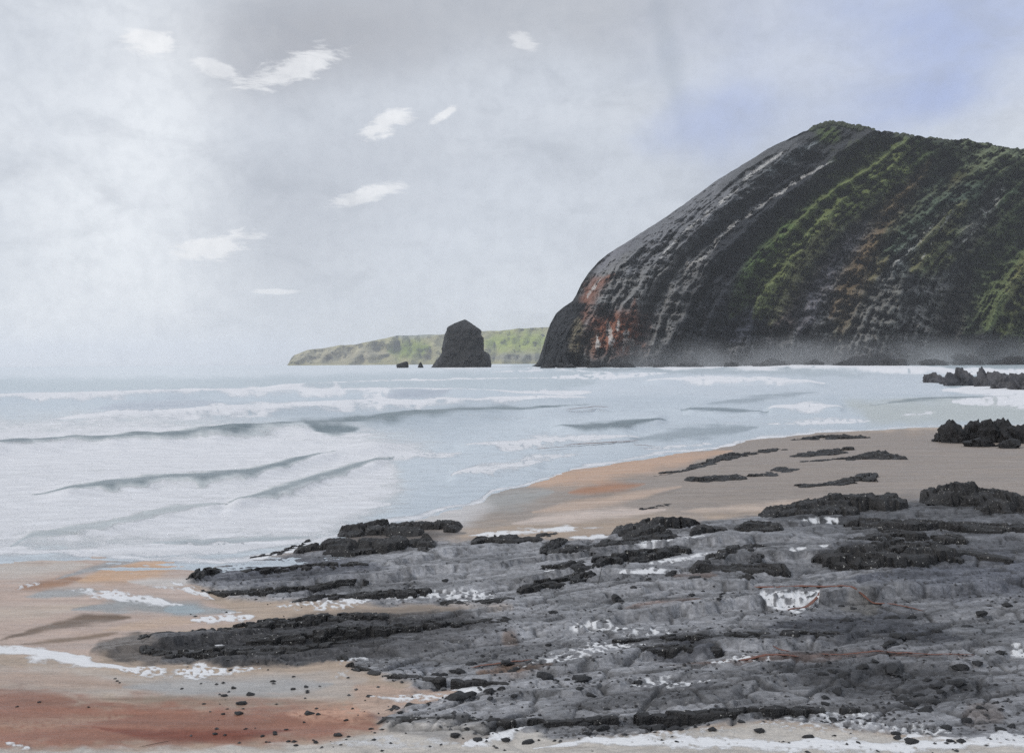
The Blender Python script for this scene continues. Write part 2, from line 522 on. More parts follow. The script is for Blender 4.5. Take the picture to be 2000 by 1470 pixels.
# white water and foam lying on the beach
for pts, dry, op in (
        ([(-300, 1250, 12), (0, 1272, 11), (80, 1278, 12), (170, 1296, 12), (250, 1306, 11)], 0, 1),
        ([(230, 1308, 10), (330, 1315, 12), (420, 1312, 10), (510, 1305, 6)], .42, 1),
        ([(130, 1152, 4), (200, 1158, 8), (270, 1170, 11), (330, 1180, 9)], .3, .95), ([(280, 1175, 4), (360, 1182, 3)], .2, .9),
        ([(370, 1212, 6), (430, 1208, 9), (500, 1204, 7)], .35, 1),
        ([(330, 1135, 4), (370, 1150, 6), (420, 1172, 5)], .35, .9), ([(280, 1143, 4), (350, 1150, 4)], .4, .8),
        ([(380, 1098, 7), (440, 1092, 9), (520, 1086, 6), (600, 1072, 4)], .1, 1),
        ([(540, 1185, 7), (640, 1180, 11), (720, 1170, 10)], .52, 1), ([(660, 1172, 8), (830, 1160, 8), (900, 1164, 12), (1000, 1172, 9)], .55, 1),
        ([(910, 1046, 4), (1000, 1043, 6), (1100, 1032, 6), (1180, 1030, 3)], .15, .9), ([(1110, 1050, 3), (1190, 1050, 4)], .1, .9),
        ([(1230, 1068, 5), (1300, 1060, 5), (1390, 1046, 4)], .35, 1), ([(1265, 1102, 4), (1330, 1092, 5), (1390, 1082, 4)], .3, 1),
        ([(1200, 1121, 3), (1290, 1118, 4), (1350, 1120, 2)], .35, 1), ([(1060, 1121, 2), (1110, 1120, 2)], .3, 1),
        ([(1540, 1082, 4), (1580, 1075, 4), (1620, 1074, 4)], .4, 1), ([(1560, 1022, 3), (1640, 1018, 3)], .45, 1),
        ([(1100, 1232, 7), (1180, 1226, 10), (1260, 1238, 8), (1360, 1238, 5)], .58, 1),
        ([(1010, 1302, 6), (1080, 1288, 10), (1160, 1270, 12), (1260, 1262, 10)], .55, 1),
        ([(1370, 1304, 4), (1440, 1284, 7), (1530, 1285, 7)], .55, 1), ([(1230, 1345, 8), (1300, 1340, 8), (1390, 1335, 6)], .55, 1),
        ([(655, 1292, 6), (700, 1284, 5), (730, 1282, 3)], .4, .9), ([(660, 1320, 12), (690, 1300, 8)], .45, .7),
        ([(720, 1362, 6), (800, 1366, 7), (880, 1360, 6), (950, 1350, 5)], .35, .9), ([(880, 1350, 7), (945, 1346, 6)], .1, .8),
        ([(900, 1458, 8), (980, 1440, 9), (1032, 1420, 4)], .1, .9),
        ([(640, 1452, 8), (760, 1450, 12), (900, 1452, 8)], .2, .7),
        ([(1040, 1464, 8), (1150, 1446, 9), (1300, 1450, 11), (1500, 1456, 12), (1750, 1458, 12), (2000, 1446, 16), (2300, 1430, 16)], .1, .95),
        ([(1470, 1414, 8), (1600, 1412, 18), (1760, 1418, 16), (1860, 1430, 12)], .5, .8), ([(1200, 1438, 10), (1450, 1428, 12)], .5, .7),
        ([(1570, 1392, 4), (1700, 1394, 4)], .5, .9), ([(1975, 1270, 10), (2040, 1275, 12)], .3, 1), ([(1960, 985, 8), (2040, 990, 14)], .3, .9),
        ([(10, 1452, 5), (60, 1462, 6)], .4, .9), ([(30, 1150, 3), (80, 1138, 4)], .3, .8), ([(420, 1258, 2), (445, 1257, 2)], .2, 1),
        ([(150, 1086, 4), (260, 1082, 4), (380, 1082, 3)], .3, .8)):
    g.stroke([(a_, b_, w_ * 1.15) for a_, b_, w_ in pts], soft=.75, dry=dry * .8, op=op, rough=.7, taper=.2, foam=1.0)
g.poly([(1455, 1168), (1530, 1158), (1605, 1160), (1602, 1174), (1560, 1197), (1505, 1186)], 4, dry=.32, rough=5, foam=1.0, iso=True)
g.stroke([(1350, 1175, 5), (1460, 1180, 8)], soft=.5, dry=.66, foam=1.0)

sc_ = Canvas({'col': A('bcc9d3', 1.05), 'foam': .46})
s = sc_
SEA1, SEA2, TEAL, LILAC = A('a9b9c3', .9), A('b3c2cd', .95), A('6f8791', .7), A('b4becb', .95)
s.poly([(-900, 700), (2800, 700), (2800, 760), (-900, 768)], 8, rough=3, col=A('b6c4cc', 1.0), foam=.22)
s.poly([(-900, 700), (560, 700), (1000, 705), (1000, 722), (400, 738), (-900, 742)], 8, rough=3, col=A('d0d9e0', 1.05), foam=.45)  # far left sea paled in tone and foam, a haze fade painted in
s.poly([(-900, 826), (300, 822), (700, 840), (860, 880), (760, 980), (600, 1060), (-900, 1090)], 40, col=A('dbe1e8', 1.1), foam=.84)
s.poly([(300, 800), (1000, 790), (1300, 800), (1000, 850), (600, 830)], 25, col=SEA2, foam=.5)
s.poly([(1050, 800), (1500, 790), (2300, 765), (2300, 830), (1500, 840), (1200, 885), (1000, 930), (800, 960), (760, 900)], 20, col=A('bfcbd4', 1.1), foam=.5)
s.poly([(1650, 780), (2800, 770), (2800, 830), (1700, 828)], 14, col=A('bcc4c2', 1.05), foam=.4)
s.poly([(1200, 728), (1850, 730), (1850, 770), (1500, 780), (1100, 770)], 10, col=A('c2cdd6', 1.1), foam=.52)
s.stroke([(180, 800, 10), (300, 795, 14), (430, 785, 10)], soft=.7, col=LILAC, foam=.05)
s.stroke([(750, 778, 5), (880, 772, 6)], soft=.7, col=LILAC, foam=.05)
for pts, op in (([(-300, 905, 7), (0, 880, 8), (150, 868, 6), (300, 862, 6), (450, 850, 9), (600, 835, 9), (750, 825, 9), (850, 812, 11), (950, 807, 12), (1060, 805, 8), (1150, 798, 4)], 1),
                ([(590, 843, 3), (650, 849, 5), (700, 844, 3)], .9),
                ([(60, 967, 3), (120, 965, 7), (220, 953, 9), (330, 941, 8), (400, 939, 9), (480, 930, 9), (560, 910, 9), (655, 887, 3)], .95),
                ([(440, 992, 4), (500, 978, 9), (560, 960, 11), (640, 930, 8), (770, 892, 3)], .85),
                ([(20, 1068, 3), (60, 1050, 8), (150, 1040, 9), (260, 1018, 8), (330, 1002, 8), (450, 988, 4)], .5),
                ([(1080, 836, 3), (1140, 840, 8), (1220, 834, 9), (1300, 822, 4)], .9), ([(1330, 802, 3), (1420, 806, 5), (1500, 808, 2)], .7),
                ([(1380, 790, 4), (1500, 775, 5), (1600, 765, 3)], .4), ([(600, 1050, 3), (400, 1062, 6), (300, 1062, 3)], .5),
                ([(1230, 862, 8), (1350, 845, 12), (1480, 835, 8)], .5), ([(1700, 790, 2), (1850, 780, 3), (2100, 772, 3)], .6)):
    s.stroke(pts, soft=.6, op=op, rough=.45, taper=.3, col=TEAL, foam=.0)
for pts, dry, op in (
        ([(-300, 785, 5), (0, 778, 5), (200, 772, 6), (500, 764, 6), (800, 765, 6), (1100, 771, 5)], .15, 1), ([(520, 757, 3), (700, 748, 3), (950, 742, 4), (1060, 738, 4)], .3, .9),
        ([(960, 726, 2), (1100, 722, 3), (1200, 728, 3)], .3, .7),
        ([(1265, 744, 5), (1420, 741, 6), (1610, 749, 4)], .3, 1), ([(1060, 738, 3), (1180, 735, 4), (1300, 728, 4)], .4, .9),
        ([(100, 818, 5), (300, 812, 8), (500, 800, 8), (700, 790, 7), (1000, 786, 7), (1160, 778, 5)], .2, .95), ([(1000, 768, 4), (1155, 766, 5)], .3, 1),
        ([(1030, 718, 3), (1150, 716, 4), (1250, 714, 5), (1330, 714, 6), (1500, 712, 8), (1620, 714, 8), (1700, 719, 7), (1860, 725, 6), (2200, 730, 5)], .1, 1), ([(850, 716, 3), (960, 716, 3)], .1, .9), ([(1815, 698, 3), (1890, 702, 3)], .1, 1),
        ([(1500, 801, 4), (1580, 795, 7), (1645, 798, 4)], .2, 1), ([(900, 872, 5), (1000, 870, 7), (1090, 862, 7), (1250, 855, 3)], .3, 1),
        ([(880, 930, 6), (980, 915, 8), (1060, 905, 5)], .3, .9), ([(760, 890, 4), (900, 885, 5)], .35, .7),
        ([(1390, 876, 4), (1480, 864, 6), (1560, 852, 6), (1700, 843, 5)], .15, 1), ([(1840, 762, 5), (1930, 760, 9), (2010, 770, 9), (2200, 775, 8)], .15, 1),
        ([(1860, 786, 4), (1960, 787, 7), (2200, 790, 6)], .3, 1), ([(1500, 828, 3), (1700, 822, 4)], .4, .8), ([(1760, 812, 3), (1830, 806, 3)], .4, .7),
        ([(-200, 900, 12), (100, 898, 12), (400, 885, 10), (560, 870, 6)], .1, .9), ([(-200, 1000, 14), (60, 1000, 16), (300, 978, 10)], .1, .8),
        ([(380, 1010, 10), (560, 1000, 10), (760, 985, 5)], .2, .8), ([(100, 1078, 6), (400, 1074, 7), (600, 1056, 5)], .2, 1), ([(-300, 1075, 8), (120, 1080, 6)], .3, .8),
        ([(1000, 900, 4), (1130, 888, 5)], .35, .6), ([(1260, 878, 3), (1400, 866, 3)], .4, .7)):
    s.stroke([(a_, b_, w_ * 1.2) for a_, b_, w_ in pts], soft=.8, dry=dry * .8, op=op, rough=.6, taper=.3, foam=1.0)

# shoreline (where the sea meets the sand), as picture rows for each column
SHX = np.array([-2500, -800, 0, 200, 400, 560, 700, 940, 960, 1050, 1120, 1250, 1400, 1480, 1600, 1850, 2100, 2800, 4500])
SHY = np.array([1090, 1085, 1080, 1086, 1092, 1080, 1040, 985, 968, 935, 912, 892, 872, 858, 845, 832, 826, 822, 820])


def shore_dist(X, Y):
    """metres inland of the waterline, measured along the line of depth"""
    xi, _ = project(X, Y, np.zeros_like(X))
    ys = np.interp(xi, SHX, SHY)
    Ds = CAM_H * F / (ys - 709 + .007 * (xi - 1000))
    return Ds - Y + fbm(X * .22, Y * .12, 33, 4) * 1.5


def beach_z(X, Y):
    d = shore_dist(X, Y)
    return np.where(d > 0, .26 * (1 - np.exp(-np.maximum(d, 0) / 9)), np.maximum(d * .03, -.8))


def gpt(x, y):
    """point of the beach seen at picture position (x, y)"""
    z = 0.0
    for _ in range(4):
        X, Y = ground(x, y, z)
        z = float(beach_z(np.array(X), np.array(Y)))
    return float(X), float(Y), z


cols = np.concatenate([np.linspace(-1.5, -.56, 40, endpoint=False), np.linspace(-.56, .56, 800), np.linspace(.56, 1.5, 41)[1:]])

# ------------------------------------------------------------------ sea
p = np.concatenate([np.array([.64, .8, 1.0, 1.3, 1.7, 2.2, 2.8]), np.arange(3.5, 410, .97)])
Dr = CAM_H * F / p
T, DD = np.meshgrid(cols, Dr)
X = T * DD; Y = DD.copy()
X = np.clip(X, -9500, 9500)
xi, yi = project(X, Y, np.zeros_like(X))
z = np.zeros_like(X)
WAVES = [([(-600, 930), (0, 884), (150, 873), (300, 867), (450, 856), (600, 842), (750, 832), (850, 822), (950, 816), (1060, 811), (1160, 802), (1300, 795)], .42, 7),
         ([(60, 972), (120, 971), (220, 958), (330, 949), (400, 944), (480, 935), (560, 917), (660, 890), (800, 870)], .20, 7),
         ([(430, 1002), (500, 986), (560, 969), (640, 937), (770, 897)], .16, 7), ([(20, 1072), (60, 1057), (150, 1048), (260, 1026), (330, 1010), (460, 992)], .08, 7),
         ([(1070, 840), (1140, 846), (1220, 841), (1310, 826)], .22, 6), ([(-400, 788), (0, 782), (200, 777), (500, 770), (800, 771), (1120, 776)], .55, 3.5),
         ([(100, 824), (300, 818), (500, 807), (700, 797), (1000, 792), (1170, 784)], .40, 5), ([(500, 762), (700, 753), (950, 747), (1070, 743)], .5, 2.5),
         ([(1250, 749), (1420, 747), (1620, 754)], .5, 3), ([(1490, 806), (1580, 801), (1655, 803)], .25, 4), ([(880, 878), (1000, 877), (1090, 869), (1260, 860)], .16, 5),
         ([(1250, 712), (1500, 713), (1700, 723), (1870, 730)], .9, 2.2), ([(1330, 806), (1420, 811), (1500, 812)], .2, 4), ([(870, 938), (980, 924), (1070, 912)], .10, 6),
         ([(1700, 793), (1850, 784), (2200, 776)], .2, 3)]
for pts, amp, wpx in WAVES:
    P = np.array(pts, float)
    cy = np.interp(xi, P[:, 0], P[:, 1])
    ln = P[-1, 0] - P[0, 0]
    e = sstep(0, .12 * ln, xi - P[0, 0]) * sstep(0, .12 * ln, P[-1, 0] - xi)
    dy = yi - cy + fbm(xi / 90, yi / 60, 3, 2) * wpx * .5
    prof = np.where(dy > 0, np.exp(-(dy / wpx) ** 2), np.exp(-(dy / (wpx * 2.6)) ** 2))
    z += amp * e * prof * (.85 + .3 * fbm(xi / 120, 0 * yi, 8, 2))
dsh = -shore_dist(X, Y)
calm = sstep(0, 30, dsh) * .85 + .15
z += calm * (fbm(X / 3.6, Y / 1.5, 21, 4) * .15 + fbm(X / 17, Y / 7, 22, 2) * .16) * sstep(1200, 60, Y)
z += .012
z = np.where(dsh < 2, np.minimum(z, .05), z)
foam = s.sample('foam', xi, yi); scol = s.sample('col', xi, yi)
foam = np.maximum(foam, (1 - sstep(.0, 1.1, np.abs(dsh + fbm(X / 2, Y / 2, 4) * 1.2))) * .8)
me = grid_mesh('sea', X, Y, z, {'tone': scol, 'foam': foam})

m = Mat('sea_water')
tone = m.attr('tone').outputs['Color']; fo = m.attr('foam').outputs['Fac']
n1 = m.noise(1.5, 10, .76, (.8, 1, 1), 1.6); n2 = m.noise(.3, 8, .7, (.7, 1, 1), 1.4)
nn = m.math('ADD', m.math('MULTIPLY', n1, .6), m.math('MULTIPLY', n2, .4))
ff = m.range(m.math('ADD', m.math('SUBTRACT', fo, 1.0), m.math('MULTIPLY', nn, 1.3)), .1, .46)
ff = m.math('MAXIMUM', ff, m.math('MULTIPLY', fo, .42))
m.set('Base Color', m.mix(ff, tone, (.80, .81, .84, 1)))
m.set('Roughness', m.range(ff, 0, 1, .22, .9, False))
m.set('IOR', 1.333)
wv = m.noise(1.6, 9, .7, (.7, 1.3, 1), .8)
m.set('Normal', m.bump(m.math('ADD', wv, m.math('MULTIPLY', ff, .35)), .8, .18))
SEA_MAT = m.m
sea = link('sea', me, SEA_MAT, kind='structure', label='pale grey blue sea with white foam lines running towards the sand')

# ------------------------------------------------------------------ beach
p = np.concatenate([np.arange(100, 860, 1.45), np.linspace(860, 2600, 60)])
Dr = CAM_H * F / p
T, DD = np.meshgrid(cols, Dr)
X = T * DD; Y = DD.copy()
zb = beach_z(X, Y)
for _ in range(1):
    xi, yi = project(X, Y, zb)
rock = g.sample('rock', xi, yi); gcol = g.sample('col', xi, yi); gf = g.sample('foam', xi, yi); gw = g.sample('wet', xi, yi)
str_ = ridged(X * .55 + Y * .1, Y * 1.6 - X * .12, 41, 5)
st2 = ridged(X * 1.6 + Y * .3, Y * 5.0 - X * .3, 47, 4)
lump = fbm(X * 3, Y * 4, 51, 4)
s_ = Y - .33 * X + .55 * fbm(X * .55, Y * .8, 43, 4) + .10 * fbm(X * 3.1, Y * 4.2, 44, 4)
bed = 0
for per, amp, sd0 in ((1.25, .15, 5), (.46, .05, 6)):
    q_ = s_ / per; fr = q_ - np.floor(q_)
    key = perlin(np.floor(q_) * 7.31 + sd0, X * .35 + sd0, sd0) * .7 + .45
    bed = bed + amp * np.clip(key, 0, 1.1) * np.minimum((1 - fr), fr / .05)
ca_, cb_, ce_, _, _ = cells((X * .94 + Y * .3) * 1.5, (Y * .95 - X * .3) * 3.4, 71)
ca2, cb2, ce2, _, _ = cells((X * .9 + Y * .4) * 4.2, (Y * .9 - X * .4) * 8.0, 75)
near = sstep(26, 12, Y)
hrock = -.03 + bed + .03 * (str_ - .45) + .02 * (st2 - .5) + .012 * lump + .035 * (ca_ - .5) - .03 * sstep(.10, .0, ce_) + near * (.018 * (ca2 - .5) - .014 * sstep(.12, 0, ce2))
crack = np.clip(sstep(.13, .0, ce_) + .5 * near * sstep(.14, 0, ce2), 0, 1) * rock
hs = .010 * np.sin((Y * 1.0 + .25 * fbm(X * .5, Y * .5, 3, 2)) * 17 + X * 1.2) * sstep(22, 9, Y) * .5 + .012 * fbm(X * .8, Y * 1.4, 61, 4) + .004 * fbm(X * 9, Y * 9, 62, 3)
hpool = np.clip(gf, 0, 1)
zb2 = zb + (rock * hrock + (1 - rock) * hs) * (1 - .55 * hpool) + .012 * hpool
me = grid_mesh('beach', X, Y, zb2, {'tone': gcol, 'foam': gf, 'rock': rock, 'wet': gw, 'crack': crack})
m = Mat('beach_ground')
tone = m.attr('tone').outputs['Color']; fo = m.attr('foam').outputs['Fac']; rk = m.attr('rock').outputs['Fac']; wt = m.attr('wet').outputs['Fac']
ng = m.noise(95, 3, .7); nm = m.noise(7, 6, .65, (.6, 1.6, 1)); nl = m.noise(1.6, 5, .6, (.5, 1.8, 1), .4)
nk = m.noise(26, 5, .7, (.6, 1.3, 1))
nst = m.noise(2.2, 6, .66, (.22, 2.4, 1), .5)
v_s = m.math('ADD', m.range(ng, .3, .7, .74, 1.24, False), m.range(nm, .3, .7, -.12, .12, False))
v_s = m.math('ADD', v_s, m.range(nst, .3, .7, -.17, .17, False))
v_r = m.math('ADD', m.range(nk, .3, .72, .6, 1.3, False), m.range(nm, .3, .7, -.28, .3, False))
v_r = m.math('MULTIPLY', v_r, m.range(m.noise(.9, 7, .7, (.45, 1.7, 1), .8), .36, .62, .56, 1.28))
vv = m.n.new('ShaderNodeMix'); m.l.new(rk, vv.inputs[0]); m.l.new(v_s, vv.inputs[2]); m.l.new(v_r, vv.inputs[3])
base = m.mix(1.0, tone, m.grey(vv.outputs[0]), 'MULTIPLY')
crk = m.attr('crack').outputs['Fac']
base = m.mix(m.math('MULTIPLY', crk, .6), base, (.02, .02, .021, 1))
# soot dark cracks and shell specks on the rock
ck = m.math('MULTIPLY', m.range(m.noise(4.2, 7, .7, (.45, 1.9, 1), .8), .56, .66), rk)
base = m.mix(m.math('MULTIPLY', ck, .35), base, (.022, .022, .025, 1))
sp = m.math('MULTIPLY', m.range(m.noise(48, 3, .7, (.7, 1.2, 1)), .64, .70), m.math('MULTIPLY', rk, m.range(nl, .44, .60)))
base = m.mix(m.math('MULTIPLY', sp, .8), base, (.62, .61, .58, 1))
fn = m.math('ADD', m.math('MULTIPLY', m.noise(20, 9, .8, (.5, 1.4, 1), 1.2), .85), m.math('MULTIPLY', m.noise(95, 4, .7), .3))
ff = m.range(m.math('ADD', m.math('SUBTRACT', fo, 1.0), fn), .03, .46)
m.set('Base Color', m.mix(m.math('MULTIPLY', ff, .95), base, (.80, .81, .83, 1)))
ro = m.math('SUBTRACT', m.range(nl, .35, .65, .72, 1.05, False), m.math('MULTIPLY', wt, .72))
m.set('Roughness', m.math('MAXIMUM', ro, m.math('MULTIPLY', ff, .8)))
m.set('Specular IOR Level', m.range(rk, 0, 1, .4, .28, False))
hh = m.math('ADD', m.math('MULTIPLY', nk, m.range(rk, 0, 1, .25, 1.0, False)), m.math('MULTIPLY', ng, .12))
rip = m.noise(9, 3, .5, (.45, 2.6, 1), 1.2)
hh = m.math('ADD', hh, m.math('MULTIPLY', rip, m.range(rk, 0, 1, .8, 0, False)))
hh = m.math('ADD', hh, m.math('MULTIPLY', ff, .25))
m.set('Normal', m.bump(hh, .8, .03))
beach = link('beach', me, m.m, kind='structure', label='wet tan and red sand with a grey rock platform and white water runnels')
BEACH_X, BEACH_Y, BEACH_Z, BEACH_P = X, Y, zb2, p


def surf(x, y):
    """beach point seen at (x, y), on the finished relief"""
    X_, Y_, z_ = gpt(x, y)
    i = int(np.argmin(np.abs(CAM_H * F / p - Y_))); j = int(np.argmin(np.abs(cols - X_ / Y_)))
    return X_, Y_, float(zb2[i, j])


# ------------------------------------------------------------------ headland
hc = Canvas({'col': A('3d3f42', .8), 'vein': 0.0})
c = hc
GREEN, GREEN2, OLIVE, BLACK, SLATE, BROWN, RUST, PALE = A('3f5222', .9), A('48603a', .85), A('5e6a2c', .9), A('212327', .8), A('4b4e55', .85), A('4a4238', .85), A('7a4a34', .9), A('77736f', .9)


def hA(h):
    v = np.array(lin(h)); l_ = v.mean()
    v = v * .78 + .22 * l_ if v[1] > v[0] and v[1] > v[2] * 1.25 else v
    return tuple(np.minimum(.24, v * min(1.5 + 26 * l_, 3.0)))


def gx(y):
    return np.interp(y, [235, 300, 350, 400, 450, 500, 550, 600, 650, 690, 720], [440, 345, 280, 220, 160, 112, 72, 42, 18, 4, -2])


def strata(s0, y0, y1, w0, w1, cc, op=1.0, dry=0.0, soft=.7, tilt=1.0):
    ys = np.linspace(y0, y1, 9)
    c.stroke([(s0 + tilt * float(gx(y_)), float(y_), w0 + (w1 - w0) * i / 8) for i, y_ in enumerate(ys)], soft=soft, dry=dry, op=op, iso=True, rough=.3, col=hA(cc))


for a in ((1085, 560, 245, 26, 16, '4a4a4e'), (1130, 600, 265, 30, 14, '3f4043'), (1190, 520, 280, 30, 20, '343537'), (1215, 480, 262, 14, 10, '4a4e50'),
          (1230, 560, 330, 20, 20, '3c3d3f'), (1262, 640, 300, 34, 24, '26282c'), (1290, 690, 320, 34, 26, '1f2125'), (1350, 690, 470, 40, 22, '22242a'),
          (1420, 690, 560, 34, 16, '2c2e36'), (1395, 620, 440, 24, 20, '3e4d22'), (1372, 560, 290, 24, 34, '3f5320'), (1410, 520, 275, 28, 46, '3f4d25'),
          (1440, 620, 420, 24, 18, '4a5430'), (1455, 470, 290, 34, 48, '3d4a24'), (1500, 690, 420, 24, 22, '423c3a'), (1480, 640, 380, 7, 6, '57565a'),
          (1515, 560, 340, 16, 12, '4a3f31'), (1545, 640, 380, 22, 16, '50525c'), (1590, 560, 320, 20, 20, '463d2c'), (1535, 690, 450, 5, 4, '77787c'),
          (1610, 690, 520, 30, 26, '5a5148'), (1585, 690, 560, 16, 16, '565b68'), (1640, 600, 330, 24, 30, '37443a'), (1655, 640, 430, 14, 20, '4c5a5c'),
          (1690, 690, 560, 36, 22, '55524c'), (1625, 660, 500, 18, 14, '6d4c38'), (1715, 540, 330, 20, 34, '36442e'), (1735, 560, 420, 16, 12, '4e5a2e'),
          (1770, 680, 520, 36, 26, '4e4f50'), (1770, 500, 350, 14, 12, '3d3a36'), (1790, 490, 340, 10, 9, '67676c'), (1830, 670, 520, 30, 20, '45433f'),
          (1820, 480, 300, 26, 40, '3a4a2c'), (1870, 660, 440, 34, 30, '3f4a36'), (1900, 640, 400, 30, 40, '3c4a2a'), (1940, 660, 520, 26, 34, '4c5a26'),
          (1905, 560, 440, 12, 12, '5a5230'), (1990, 690, 400, 40, 50, '46552c'), (2100, 690, 330, 60, 60, '3d4a2a'), (2250, 690, 330, 60, 60, '454a34'), (2400, 690, 340, 90, 60, '3d4a2a')):
    strata(*a)
c.poly([(1700, 300), (1800, 268), (1960, 285), (2100, 300), (2100, 340), (1900, 360), (1760, 340)], 22, op=.7, iso=True, col=A('435232', .9))
c.stroke([(1600, 262, 14), (1632, 262, 16)], soft=.7, col=A('4a5a2a', .9)); c.stroke([(1690, 290, 14), (1700, 300, 12)], soft=1, iso=True, col=BLACK)
c.stroke([(1985, 320, 16), (1975, 335, 14)], soft=.9, iso=True, col=BLACK)
# nose of the headland: rust, pale grey and black rock
c.poly([(1150, 545), (1220, 500), (1330, 470), (1360, 520), (1320, 600), (1290, 660), (1270, 700), (1130, 700), (1120, 640)], 16, iso=True, col=hA('625f60'))
c.poly([(1300, 530), (1390, 490), (1380, 540), (1310, 660), (1260, 690), (1270, 600)], 14, iso=True, col=hA('5c5f63'))
c.poly([(1230, 510), (1330, 470), (1340, 540), (1290, 590), (1230, 580)], 12, iso=True, op=.8, col=hA('515156'))
c.stroke([(1135, 640, 10), (1142, 600, 12), (1160, 560, 14), (1200, 535, 8)], soft=.8, iso=True, op=.8, col=A('80503a', 1.1))
c.poly([(1155, 618), (1215, 608), (1260, 620), (1255, 690), (1160, 690)], 18, iso=True, col=A('80503a', 1.5), op=.9)
c.stroke([(1150, 640, 14), (1165, 690, 16)], soft=.9, iso=True, op=.7, col=A('7a5a48', 1.3))
c.stroke([(1240, 580, 6), (1236, 640, 8), (1240, 680, 6)], soft=.8, iso=True, op=.7, col=A('7a4a34', 1.2))
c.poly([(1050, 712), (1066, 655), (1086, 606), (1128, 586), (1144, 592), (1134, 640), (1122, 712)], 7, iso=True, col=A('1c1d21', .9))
c.stroke([(1130, 620, 10), (1125, 700, 12)], soft=.8, iso=True, dry=.3, col=hA('5d4a3c'))
for x0, y0, x1, y1, w_, dr in ((1166, 650, 1168, 694, 6, .42), (1186, 622, 1196, 690, 7, .42), (1224, 640, 1218, 690, 7, .4), (1236, 655, 1232, 695, 6, .4), (1250, 670, 1250, 692, 5, .5), (1208, 620, 1206, 650, 4, .45)):
    c.stroke([(x0, y0, w_), (x1, y1, w_)], soft=.4, dry=dr * 0, iso=True, rough=.6, vein=1.0)
# white quartz seams and trickles down the slope
for pts, dr in (([(1275, 520, 4), (1330, 460, 4), (1420, 385, 4), (1480, 330, 4), (1560, 278, 3)], .45), ([(1310, 540, 8), (1380, 495, 6), (1420, 450, 5), (1480, 405, 5), (1560, 350, 4), (1640, 308, 3)], .45),
                ([(1145, 585, 3), (1160, 560, 4), (1178, 540, 3)], .1), ([(1695, 585, 3), (1720, 540, 4), (1770, 495, 4), (1880, 375, 4)], .5), ([(1790, 520, 3), (1830, 460, 3), (1870, 400, 3)], .5),
                ([(1860, 495, 5), (1910, 445, 8), (1950, 385, 8), (1970, 350, 4)], .42), ([(1345, 640, 3), (1365, 620, 3)], .5), ([(1225, 630, 3), (1280, 638, 3)], .55)):
    c.stroke(pts, soft=.5, dry=dr * 0, iso=True, rough=.7, taper=.1, op=.92, vein=1.0)
for pts, cc in (([(1480, 320, 20), (1400, 385, 28), (1300, 465, 30), (1215, 540, 24)], '4c4d51'), ([(1560, 268, 12), (1480, 320, 14), (1400, 372, 12)], '3a3b3d'),
                ([(1640, 312, 18), (1540, 395, 30), (1440, 490, 36), (1375, 590, 40), (1345, 690, 40)], '202226'), ([(1690, 300, 16), (1600, 360, 18), (1520, 430, 18)], '26282a'),
                ([(1780, 285, 54), (1690, 360, 50), (1600, 450, 44), (1525, 540, 38), (1485, 620, 28)], '4a5c26'), ([(1640, 420, 12), (1570, 510, 14), (1500, 640, 14)], '55652f'),
                ([(1820, 310, 14), (1750, 410, 22), (1690, 490, 20), (1620, 620, 20)], '4e4231'), ([(1700, 420, 16), (1620, 520, 18), (1560, 650, 22)], '4b4a50'),
                ([(1860, 290, 36), (1960, 310, 40), (2080, 320, 40)], '495a38'), ([(1850, 350, 30), (1790, 420, 26), (1720, 500, 20)], '384637'), ([(1690, 510, 16), (1668, 580, 20), (1640, 650, 16)], '5c4536'),
                ([(1890, 390, 16), (1830, 460, 20), (1780, 530, 22)], '565f2e'), ([(1740, 540, 22), (1700, 620, 40), (1680, 680, 40)], '56554f'), ([(1840, 540, 20), (1800, 620, 34), (1780, 680, 30)], '504f4e'),
                ([(1960, 350, 12), (1900, 440, 14), (1850, 500, 10)], '68676c'), ([(1990, 380, 26), (1950, 500, 38), (1930, 640, 36)], '48552e'), ([(2000, 540, 26), (1990, 620, 26)], '5a6c24'), ([(1880, 560, 26), (1850, 660, 30)], '35332f')):
    c.stroke(pts, soft=.75, op=.8, iso=True, rough=.45, taper=.2, col=hA(cc))
c.poly([(1250, 705), (1340, 690), (1900, 672), (2800, 668), (2800, 740), (1250, 740)], 12, iso=True, op=.75, col=A('3a3c42', .85))
c.poly([(1340, 690), (1500, 660), (1700, 665), (1780, 690), (1500, 700)], 14, iso=True, op=.6, col=hA('5c5856'))

SX = [1040, 1056, 1062, 1068, 1076, 1086, 1100, 1118, 1126, 1135, 1150, 1168, 1190, 1225, 1260, 1300, 1340, 1400, 1470, 1500, 1560, 1595, 1625, 1660, 1690, 1720, 1760, 1800, 1850, 1890, 1930, 1970, 2000, 2150, 2300, 2450, 2600, 2750]
SY = [722, 708, 690, 660, 630, 612, 600, 588, 575, 555, 532, 512, 494, 472, 450, 424, 396, 352, 310, 290, 262, 246, 237, 244, 249, 258, 263, 269, 274, 275, 281, 291, 293, 320, 380, 460, 580, 700]


